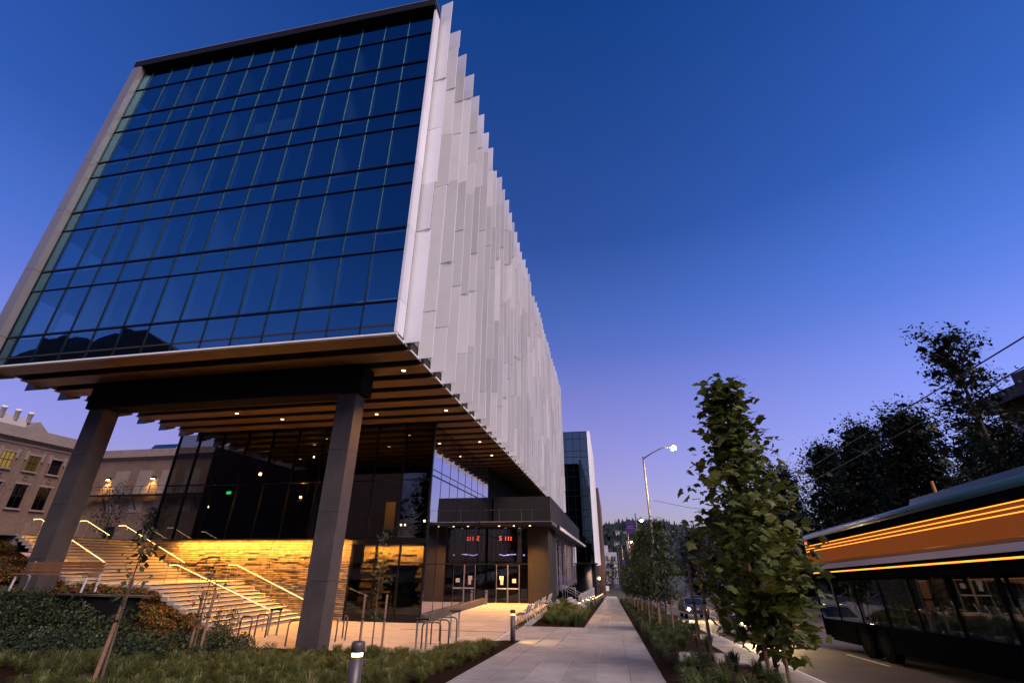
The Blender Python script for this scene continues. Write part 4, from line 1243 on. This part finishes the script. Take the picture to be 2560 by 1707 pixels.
# low lamp at the end of the sidewalk
t = thing('path_lamp', 'bright orange lamp at the far end of the sidewalk beside the white sign', 'lamp', (-3.3, 150, walk(150)))
MB().tube((-3.3, 150, walk(150)), (-3.3, 150, -.9), .06, .05, 8).build('pole', m_dark, t)
MB().ball((-3.3, 150, -.75), .32, 10, 8).build('globe', emit('path_globe', (1.0, .50, .12), 40.0), t, True)
lamp('POINT', 'path_glow', (-3.3, 149.4, -.75), 400, WARM, t, .3)
t = thing('white_sign', 'small white sign on a post at the end of the sidewalk', 'sign', (-.95, 120, walk(120)))
MB().tube((-.95, 120, walk(120)), (-.95, 120, walk(120) + 2.2), .04, n=6).build('post', m_steel, t)
bp2('plate', -1.3, -.6, 119.94, 119.96, walk(120) + 1.4, walk(120) + 2.4, M('sign_white', (.7, .68, .66), .6), t)

# banner pole
t = thing('banner_pole', 'pole with a purple lettered banner near the second street lamp', 'banner', (5.6, 100, walk(100)))
zb = walk(100)
MB().tube((5.6, 100, zb), (5.6, 100, zb + 15), .16, .12, 10).build('pole', m_pole, t, True)
bn = bp2('banner', 3.6, 5.3, 99.9, 99.94, 8.3, 10.4, M('purple_cloth', (.055, .02, .13), .8), t)
m_ltr = M('banner_lettering', (.45, .33, .42), .7)
text('UNIVERSITY', .2, (4.45, 99.88, 9.55), m_ltr, t, 'lettering')
text('WASHINGTON', .22, (4.45, 99.88, 9.2), m_ltr, t, 'lettering')
MB().bar((3.55, 99.92, 10.42), (5.55, 99.92, 10.42), .05, .05).bar((3.55, 99.92, 8.28), (5.55, 99.92, 8.28), .05, .05).build('banner_arm', m_pole, t)
for (x, y, z, lab) in ((4.9, 140, 2.0, 'small purple banner half hidden behind the street trees'), (5.2, 165, -2.2, 'tiny purple banner low behind the row of street trees')):
    t = thing('banner_pole', lab, 'banner', (x, y, walk(y)))
    MB().tube((x, y, walk(y)), (x, y, walk(y) + 9), .1, n=6).build('pole', m_pole, t)
    bp2('banner', x - 1.6, x - .1, y - .03, y + .01, z, z + 1.9, M('purple_cloth_small', (.07, .025, .17), .8), t)

# trolley wires above the road and a span wire
for k, (x, h, lab) in enumerate(((8.6, 6.62, 'black trolley wire over the near lanes, the higher one at the right edge'), (9.9, 6.72, 'black trolley wire over the near lanes, the lower one at the right edge'))):
    b = MB().path([(x, y, road(y) + h) for y in rng(-10, 150, 12)], .016, 6)
    tag(b.build('trolley_wire', m_dark, None), lab, 'wire', 'trolley wires')
b = MB().path([(4.0, 48, walk(48) + 9.4 - .0), (8, 50, walk(48) + 8.8), (14, 54, walk(48) + 8.6), (20.8, 58, walk(48) + 9.2)], .02, 6)
tag(b.build('span_wire', m_dark, None), 'sagging span wire tied to the tall street lamp pole', 'wire')

# ------------------------------------------------------------------ double-decker bus in the second lane
def make_bus():
    m_dk = M('wheel_hub', (.02, .02, .02), .8, spec=0.0)
    L_, Wd = 14.0, 2.55
    r = thing('double_decker_bus', 'double-decker bus with orange-lit upper windows and a white stripe in the second lane', 'bus', (0, 0, 0))
    m_body = M('bus_body', (.006, .008, .009), .8, .0, spec=0.0)
    m_teal = M('bus_teal', (.02, .07, .085), .4, .1, coat=.4)
    m_strp = M('bus_white', (.78, .70, .74), .35, coat=.4, emis=(1.0, .82, .9), es=.0)
    m_or = M('bus_orange', (.42, .11, .02), .45, coat=.4)
    m_amber = emit('amber_strip', (1.0, .30, .03), 2.4)
    m_redl = emit('red_lamp', (1.0, .03, .02), 12.0)
    m_upane = M('bus_lit_pane', (.05, .02, .01), .2, 0, emis=(1.0, .22, .03), es=.16, var=.0)
    # lower body below the windows, with wheel arches left clear
    def wall(x0, x1):
        for y0, y1 in ((0, 2.1), (3.3, 8.7), (11.1, 14)):
            bp2('lower_panel', x0, x1, y0, y1, .32, 1.02, m_body, r)
        for y0, y1 in ((2.1, 3.3), (8.7, 9.85), (9.85, 11.1)):
            bp2('arch_panel', x0, x1, y0, y1, .92, 1.02, m_body, r)
    wall(0, .06); wall(Wd - .06, Wd)
    bp2('floor', .06, Wd - .06, .05, 13.95, .34, .44, m_body, r)
    # lower windows
    ys = [.12, 1.35, 3.1, 4.9, 6.7, 8.5, 10.3, 12.1, 13.9]
    for k, (a, b) in enumerate(zip(ys, ys[1:])):
        for x in (.01, Wd - .04):
            bp2('lower_window', x, x + .03, a + .05, b - .05, 1.04, 2.36, m_clear, r)
    for y in ys:
        for x in (0, Wd - .07): bp2('window_pillar', x, x + .07, y - .05, y + .05, 1.02, 2.4, m_body, r)
    for k in range(8):
        y = 2.6 + 1.35 * k
        s = bp2('bus_seat', .3, 1.1, y, y + .1, .8, 1.5, M('seat_blue', (.02, .03, .08), .8) if k == 0 else bpy.data.materials['seat_blue'], r)
    # band between the decks: dark header, amber line, white stripe
    bp2('deck_band', 0, Wd, 0, 14, 2.4, 2.78, m_body, r)
    bp2('amber_streak', -.015, 0, .3, 13.7, 2.66, 2.70, m_amber, r)  # added glowing strip standing for the streak of passing bus lights
    bp2('white_stripe', -.012, 0, .05, 13.95, 2.80, 2.97, m_strp, r)
    bp2('stripe_backing', .001, Wd, 0, 14, 2.78, 2.98, m_body, r)
    bp2('orange_panel', 0, Wd, 0, 14, 2.98, 3.06, m_or, r)
    # upper windows lit from inside
    for k, (a, b) in enumerate(zip(ys, ys[1:])):
        bp2('upper_window', .0, .03, a - .03, b - .04, 3.07, 3.70, m_upane, r)
        bp2('upper_window', Wd - .03, Wd, a - .03, b - .04, 3.07, 3.70, m_upane, r)
    bp2('front_window', .1, Wd - .1, 0, .03, 3.07, 3.7, m_upane, r)
    bp2('upper_floor', .04, Wd - .04, .05, 13.95, 3.0, 3.05, m_body, r)
    for k, z in enumerate((3.50, 3.60, 3.71)):
        bp2('amber_streak', -.02, -.001, .2, 13.8, z, z + .022, m_amber, r)  # three more added strips, drawn out like light streaks
    bp2('header', 0, Wd, 0, 14, 3.74, 3.98, m_body, r)
    MB().prism([(0, 3.98), (Wd, 3.98), (Wd - .05, 4.15), (Wd - .25, 4.25), (.25, 4.25), (.05, 4.15)], 'y', 0, 14).build('roof', m_teal, r, True)
    MB().prism([(.35, 4.25), (Wd - .35, 4.25), (Wd - .45, 4.45), (.45, 4.45)], 'y', .6, 6.0).build('roof_pod', m_teal, r)
    bp2('tail_lamp', -.03, 0, 13.6, 13.75, 3.8, 3.88, m_redl, r)
    # ends
    bp2('rear_panel', .06, Wd - .06, 13.94, 14, .45, 3.74, m_body, r)
    bp2('windscreen', .1, Wd - .1, .0, .03, 1.0, 2.4, m_clear, r)
    bp2('front_panel', .06, Wd - .06, 0, .06, .32, 1.0, m_body, r)
    for x in (.3, Wd - .3): MB().lathe((x, -.02, .7), [(.12, -.1), (.12, .1)], 12).build('headlight', m_bulb, r)
    for y in (2.7, 9.27, 10.55):
        for x in (.16, Wd - .16):
            w = MB(); 
            w.prism([(y + .48 * math.cos(2 * PI * k / 20), .48 + .48 * math.sin(2 * PI * k / 20)) for k in range(20)], 'x', x - .14, x + .14)
            wo = w.build('wheel', M('tyre', (.010, .010, .010), .9, spec=0.0) if 'tyre' not in bpy.data.materials else bpy.data.materials['tyre'], r)
            MB().prism([(y + .27 * math.cos(2 * PI * k / 16), .48 + .27 * math.sin(2 * PI * k / 16)) for k in range(16)], 'x', x - .15, x + .15).build('rim', m_dk, wo)
    return r
bus = make_bus()
bus.location = (8.5, 10.4, road(10.4) + .01); bus.rotation_euler = (-math.atan(SL), 0, 0)
bus_glow = lamp('POINT', 'upper_deck_glow', (9.6, 14, 4.2), 30, (1.0, .3, .06), None, .3)
bus_glow.parent = bus; bus_glow.location = (1.2, 7, 3.35)

# ------------------------------------------------------------------ cars with headlights
def make_car(label, paint, loc):
    r = thing('car', label, 'car', (0, 0, 0), 'cars coming up the road')
    m_p = M('car_paint', paint, .3, .3, coat=.6)
    m_gl = M('car_glass', (.01, .012, .015), .08)
    b = MB()
    side = [(0, .35), (.05, .62), (.25, .78), (1.15, .90), (1.95, 1.38), (3.1, 1.42), (3.95, .98), (4.45, .92), (4.55, .55), (4.5, .32)]
    b.prism(side, 'x', 0, 1.78)
    for v in range(len(b.v)):
        x, y, z = b.v[v]
        if z > 1.0: b.v[v] = (.89 + (x - .89) * .76, y, z)
    b.build('body', m_p, r)
    b = MB(); b.face([(.22, 1.24, .955), (1.56, 1.24, .955), (1.5, 1.92, 1.365), (.28, 1.92, 1.365)]).build('windscreen', m_gl, r)
    for x, s in ((.03, 1), (1.75, -1)):
        MB().face([(x, 1.5, .98), (x, 3.5, 1.0), (x + .18 * s, 3.0, 1.36), (x + .18 * s, 2.05, 1.34)]).build('side_window', m_gl, r)
    for x in (.28, 1.5):
        MB().ball((x, .10, .66), .105, 10, 6).build('headlight', m_bulb, r, True)
    bp2('grille', .55, 1.23, -.01, .06, .42, .6, m_dark, r)
    for y in (.85, 3.65):
        for x in (.1, 1.68):
            w = MB().prism([(y + .32 * math.cos(2 * PI * k / 16), .32 + .32 * math.sin(2 * PI * k / 16)) for k in range(16)], 'x', x - .1, x + .1).build('wheel', bpy.data.materials['tyre'], r)
            MB().prism([(y + .19 * math.cos(2 * PI * k / 12), .32 + .19 * math.sin(2 * PI * k / 12)) for k in range(12)], 'x', x - .11, x + .11).build('rim', m_steel, w)
    for x in (.28, 1.5):
        l = lamp('SPOT', 'headlight_beam', (x, -.08, .68), 900, (1.0, .66, .28), r, .08, (x, -12, -.4), 56, .7)
    r.location = loc; r.rotation_euler = (-math.atan(SL), 0, 0)
    return r
make_car('dark car with bright headlights coming up the near lane', (.03, .03, .035), (5.5, 43.5, road(43.5)))
make_car('pale car added in the near lane behind the staked tree, its headlights warming the road', (.3, .29, .27), (5.6, 26.5, road(26.5)))  # added so that its headlights warm the near road
make_car('second car with headlights on, farther back behind the bus', (.2, .19, .18), (9.0, 66, road(66)))

# ------------------------------------------------------------------ far side of the street
m_tin = M('rust_sheet', (.35, .13, .03), .5, .2)
t = thing('bus_shelter', 'bus shelter with a curved orange roof on the far sidewalk behind the bus', 'bus shelter', (24, 34, walk(34)))
zb = walk(34)
arc = [(22.2 + 2.3 * k / 8, zb + 2.45 + .45 * math.sin(PI * k / 8)) for k in range(9)]
MB().prism(arc + [(x, z - .05) for x, z in reversed(arc)], 'y', 28.5, 39.5).build('roof', m_tin, t)
MB().prism(arc, 'y', 28.42, 28.5).build('gable_end', m_tin, t)
for y in (28.8, 32.3, 35.8, 39.2):
    for x in (22.3, 24.4): MB().tube((x, y, zb - .6), (x, y, zb + 2.5), .05, n=6).build('post', m_dark, t)
for y in (28.9, 32.4, 35.9): bp2('back_pane', 24.42, 24.44, y, y + 3.3, zb + .3, zb + 2.3, m_clear, t)
bp2('bench', 23.6, 24.2, 30, 38, zb + .35, zb + .45, m_wood, t)
t = thing('bus_stop_sign', 'tall orange timetable sign panels on a grey post across the road', 'sign', (20.8, 40.87, walk(40.87)))
zb = walk(40.87)
MB().tube((20.75, 40.9, zb), (20.75, 40.9, 2.3), .07, n=8).build('post', m_pole, t)
m_tt = M('timetable_panel', (.45, .16, .04), .6, 0, var=.25, scale=6)
bp2('upper_panel', 20.85, 21.35, 40.82, 40.87, .95, 2.1, m_tt, t)
bp2('lower_panel', 20.85, 21.35, 40.82, 40.87, -.15, .85, m_tt, t)
t = thing('timber_pole', 'plain brown pole on a base plate beside the bus shelter', 'pole', (21.3, 36.4, walk(36.4)))
MB().tube((21.3, 36.4, walk(36.4)), (21.3, 36.4, walk(36.4) + 8.4), .11, .09, 10).build('pole', m_tin, t, True)
bp2('base_plate', 21.0, 21.6, 36.1, 36.7, walk(36.4), walk(36.4) + .06, m_steel, t)
for k, (x, y, h, lab) in enumerate(((20.9, 60, 8, 'grey pole at the far kerb beside the thick tree trunk'), (21.0, 72, 1.6, 'short red-topped post on the far kerb'), (26, 62, 6, 'slim warm-lit flagpole on the far plaza, nearest the trunk'), (27.5, 64, 6, 'slim warm-lit flagpole on the far plaza, the middle one'), (29, 63, 6, 'slim warm-lit flagpole on the far plaza, the one by the small tree'))):
    t = thing('pole', lab, 'pole', (x, y, walk(y)))
    MB().tube((x, y, walk(y) - .1), (x, y, walk(y) + h), .09 if k < 2 else .05, n=8).build('shaft', m_pole if k != 1 else m_tin, t, True)
t = thing('retaining_wall', 'low warm-coloured retaining wall on the far plaza', 'wall', (30, 64, walk(64)))
bp2('wall', 26, 44, 66, 66.4, walk(66) - .3, walk(66) + 1.0, M('tan_wall', (.4, .24, .13), .8, 0, var=.2, scale=1), t)
bp2('coping', 25.9, 44.1, 65.9, 66.5, walk(66) + 1.0, walk(66) + 1.1, m_conc, t)
t = thing('white_box_sign', 'small white block sign on the grass across the road', 'sign', (27.5, 54, walk(54)))
bp2('block', 27, 28.2, 53.9, 54.1, walk(54), walk(54) + .7, m_fasc2, t)
t = thing('plaza_lamp', 'small warm lamp among the trees across the road', 'lamp', (30, 60, walk(60)))
MB().tube((30, 60, walk(60)), (30, 60, 1.8), .05, n=6).build('pole', m_dark, t)
MB().ball((30, 60, 1.95), .18, 8, 6).build('globe', m_bulb, t, True)
lamp('POINT', 'plaza_glow', (30, 59.6, 1.9), 350, WARM2, t, .2)
t = make_tree('plaza_tree', 'small warm-lit tree on the far plaza', 'tree', 4.4, 1.5, 1.4, .2, 1300, 61, m_street, .06, False, 14, 'oval', .3)
t.location = (29.2, 58.5, walk(58.5))
# big dark trees
big = []
for k, (x, y, H, cr, sd, prof, ls, lab) in enumerate((
        (28, 40, 21.0, 3.6, 70, 'spire', .34, 'tall drooping birch rising above the other trees at the right'),
        (27, 47, 16.5, 5.0, 71, 'oval', .40, 'large dark tree below the drooping birch'),
        (27, 55, 17.6, 5.2, 72, 'oval', .42, 'large dark round-crowned tree in the middle of the roadside trees'),
        (27, 64, 18.0, 5.2, 73, 'oval', .42, 'large dark roadside tree with a broad crown behind the bus'),
        (25, 75, 17.5, 5.0, 74, 'oval', .42, 'dark roadside tree sloping down towards the street lamp'),
        (23, 88, 15.5, 4.8, 75, 'oval', .45, 'lower dark roadside tree beyond the big-leafed street tree'),
        (22, 104, 15.0, 5.0, 76, 'oval', .5, 'far dark roadside tree behind the big-leafed street tree'),
        (20, 124, 13.5, 5.0, 77, 'oval', .5, 'last dark roadside tree down the road'),
        (33, 36, 15.5, 5.0, 78, 'oval', .42, 'dark tree in front of the building at the right edge'),
        (35, 50, 16.0, 5.5, 79, 'oval', .42, 'dark tree standing behind the roadside trees'),
        (34, 72, 19.0, 6.0, 80, 'oval', .5, 'broad dark tree filling the gap behind the roadside trees'))):
    t = make_tree('roadside_tree', lab, 'tree', H, cr, 2.0, ls * .95, 15000 if k else 9000, sd, m_darkleaf, .32, False, 44, prof, .20 if k else .15, group='dark trees across the road', core=2600 if k else 700)
    t.location = (x, y, walk(y))
# trees on the far side of the crossing behind the camera, mirrored in the lobby glass
big = [o for o in bpy.data.objects if o.name.startswith('roadside_tree')]
for k, (x, y, s_) in enumerate(((-58, -46, 1.25), (-46, -40, 1.1), (-36, -44, 1.25), (-26, -38, 1.05), (-17, -42, 1.2), (-8, -46, 1.15), (2, -52, 1.2), (24, -40, 1.1), (30, -26, 1.0), (34, -8, 1.1), (31, 8, 1.0))):
    o = copy_tree(big[1 + k % 8]); o.location = (x, y, walk(y) - 1); o.scale = (s_, s_, s_); o.rotation_euler.z = k
    o['label'] = 'dark tree behind the camera mirrored in the lobby glass' if k < 7 else 'dark tree beside the road behind the camera'
    o['group'] = 'trees behind the camera'
# hedge mass under the trees
def far_hedge(name, label, pts, h, n, seed):
    r = random.Random(seed); b = MB()
    for i in range(n):
        k = r.random() * (len(pts) - 1); j = int(k); f = k - j
        x = pts[j][0] * (1 - f) + pts[j + 1][0] * f + r.gauss(0, .9); y = pts[j][1] * (1 - f) + pts[j + 1][1] * f + r.gauss(0, .9)
        leaf(b, (x, y, walk(y) + h * r.random() ** .7 * (.7 + .3 * math.sin(k * 9))), .42 * r.uniform(.6, 1.2), r)
    o = b.build(name, m_darkleaf, None)
    return tag(o, label, 'hedge')
far_hedge('hedge', 'dark hedge under the trees across the road', [(30, 46), (30, 60), (29, 80), (26, 100), (22, 130), (16, 160), (8, 190)], 3.2, 9000, 5)
far_hedge('hedge', 'dark shrubs at the foot of the far wing beside the sidewalk end', [(-6, 128), (-5, 145), (-3, 170), (0, 190)], 4.5, 2600, 6)
for k, (x, y, H, lab) in enumerate(((8, 200, 12, 'rounded tree closing the end of the road'), (0.5, 215, 10, 'dark tree at the end of the sidewalk'), (16, 190, 13, 'tree at the end of the road in front of the hill'), (-4.5, 180, 8, 'small tree left of the sidewalk end'))):
    t = make_tree('end_tree', lab, 'tree', H, H * .38, 1.5, .6, 1800, 90 + k, m_darkleaf, .2, False, 18, 'oval', .28)
    t.location = (x, y, walk(150))
# dark building at the right edge
D = thing('dark_roof_building', 'dark building with overhanging roof at the right edge behind the trees', 'building', (50, 55, 0))
bp2('wall', 39, 60, 44, 53, -2, 16.8, m_brick_red, D)
bp2('roof_slab', 37.4, 61, 42.6, 54.5, 16.8, 17.9, m_dark, D)
bp2('penthouse', 41.5, 50, 46, 53, 17.9, 20.5, m_dark, D)
for k in range(2):
    w = bp2('window', 38.95, 39.02, 46 + 5.2 * k, 49 + 5.2 * k, 12.0, 15.2, m_side, D)
    w = bp2('window', 38.95, 39.02, 46 + 5.2 * k, 49 + 5.2 * k, 6.5, 9.8, m_side, D)

# ------------------------------------------------------------------ the far end: white block, houses on the wooded hill
Wb = thing('white_office_block', 'pale concrete office block with lit windows below the hill', 'building', (-1, 260, -6))
m_wc = M('pale_concrete', (.50, .46, .45), .8)
bp2('wall', -3.4, 3.6, 260, 275, -7, 8.2, m_wc, Wb)
bp2('penthouse', -4.2, -.4, 262, 270, 8.2, 11.4, m_wc, Wb)
m_wp = emit('office_window_lit', (1.0, .80, .42), .55)
m_wd = M('office_window_dark', (.05, .055, .07), .2)
for j in range(3):
    for i in range(5):
        w = bp2('window', -2.9 + 1.25 * i, -2.05 + 1.25 * i, 259.9, 260.02, 4.3 - 3.3 * j, 6.4 - 3.3 * j, m_wp if (i + 2 * j) % 4 == 2 else m_wd, Wb)
        bp2('glazing_bar', -2.5 + 1.25 * i, -2.44 + 1.25 * i, 259.86, 259.9, 4.3 - 3.3 * j, 6.4 - 3.3 * j, m_wc, w)
t = thing('orange_tower', 'tapered warm-lit sign tower behind the banner pole', 'tower', (13, 300, -6))
MB().hexa([(11.4, 300, -6), (13.6, 300, -6), (13.6, 303, -6), (11.4, 303, -6), (10.2, 300, 15), (14.6, 300, 15), (14.6, 303, 15), (10.2, 303, 15)]).build('tower', M('warm_stone', (.48, .32, .18), .8), t)
bp2('red_block', 6, 12, 305, 320, -6, 8, m_brick_red, t)
hill_h = lambda x, y: -8 + (56 + 8 * math.sin(x * .011 + 1.0) + 5 * math.sin(x * .03)) * sm(430, 900, y) * sm(-420, -20, x)
grid('hill', rng(-500, 1100, 60), rng(420, 1300, 26), hill_h, M('hill_ground', (.02, .028, .014), .95, 0, var=.3, scale=.02))
b = MB(); r = random.Random(41)
for i in range(4200):
    y = 440 + 480 * r.random() ** .8; x = r.uniform(-110, .75 * y)
    h = r.uniform(7, 15); z = hill_h(x, y) - 1; w = h * r.uniform(.16, .26)
    if r.random() < .55:
        k = len(b.v); n = 5
        b.v += [(x + w * math.cos(6.283 * q / n), y + w * math.sin(6.283 * q / n), z) for q in range(n)] + [(x, y, z + h * 1.25)]
        b.f += [(k + q, k + (q + 1) % n, k + n) for q in range(n)]
    else:
        b.ball((x, y, z + h * .45), w * 1.7, 6, 4, 1.1)
o = b.build('wooded_hillside', m_darkleaf, None, False, 'stuff')
tag(o, 'dark wooded hillside of conifers beyond the end of the road', 'forest')
m_hw = M('house_wall', (.62, .55, .58), .8); m_hr = M('house_roof', (.12, .09, .09), .8); m_hl = emit('house_lit', (1.0, .75, .45), .8)
def make_house():
    r = thing('hill_house', 'house', 'house', (0, 0, 0), 'pale houses on the wooded hill')
    MB().box(-6, 6, -4, 4, -2, 6).build('wall', m_hw, r)
    MB().prism([(-4.6, 6), (4.6, 6), (0, 9.4)], 'x', -6.6, 6.6).build('roof', m_hr, r)
    for x in (-3.6, 0, 3.6): MB().box(x - .9, x + .9, -4.08, -4, 2.4, 4.6).build('window', m_hl if x == 0 else m_wd, r)
    snapshot(r); return r
hs = make_house()
for i, (x, y, s) in enumerate(((14, 700, 1.0), (24, 690, .9), (40, 700, 1.1), (10, 620, .9), (24, 610, 1.0), (130, 640, 1.1), (150, 650, 1.2), (170, 645, 1.0), (108, 655, .9), (190, 640, 1.1))):
    o = hs if i == 0 else copy_tree(hs)
    o.location = (x, y, hill_h(x, y) + 7); o.scale = (s * .55, s * .55, s * .55)
    o['label'] = 'pale house on the wooded hill above the white office block' if i < 5 else 'pale house on the wooded hill right of the street trees'
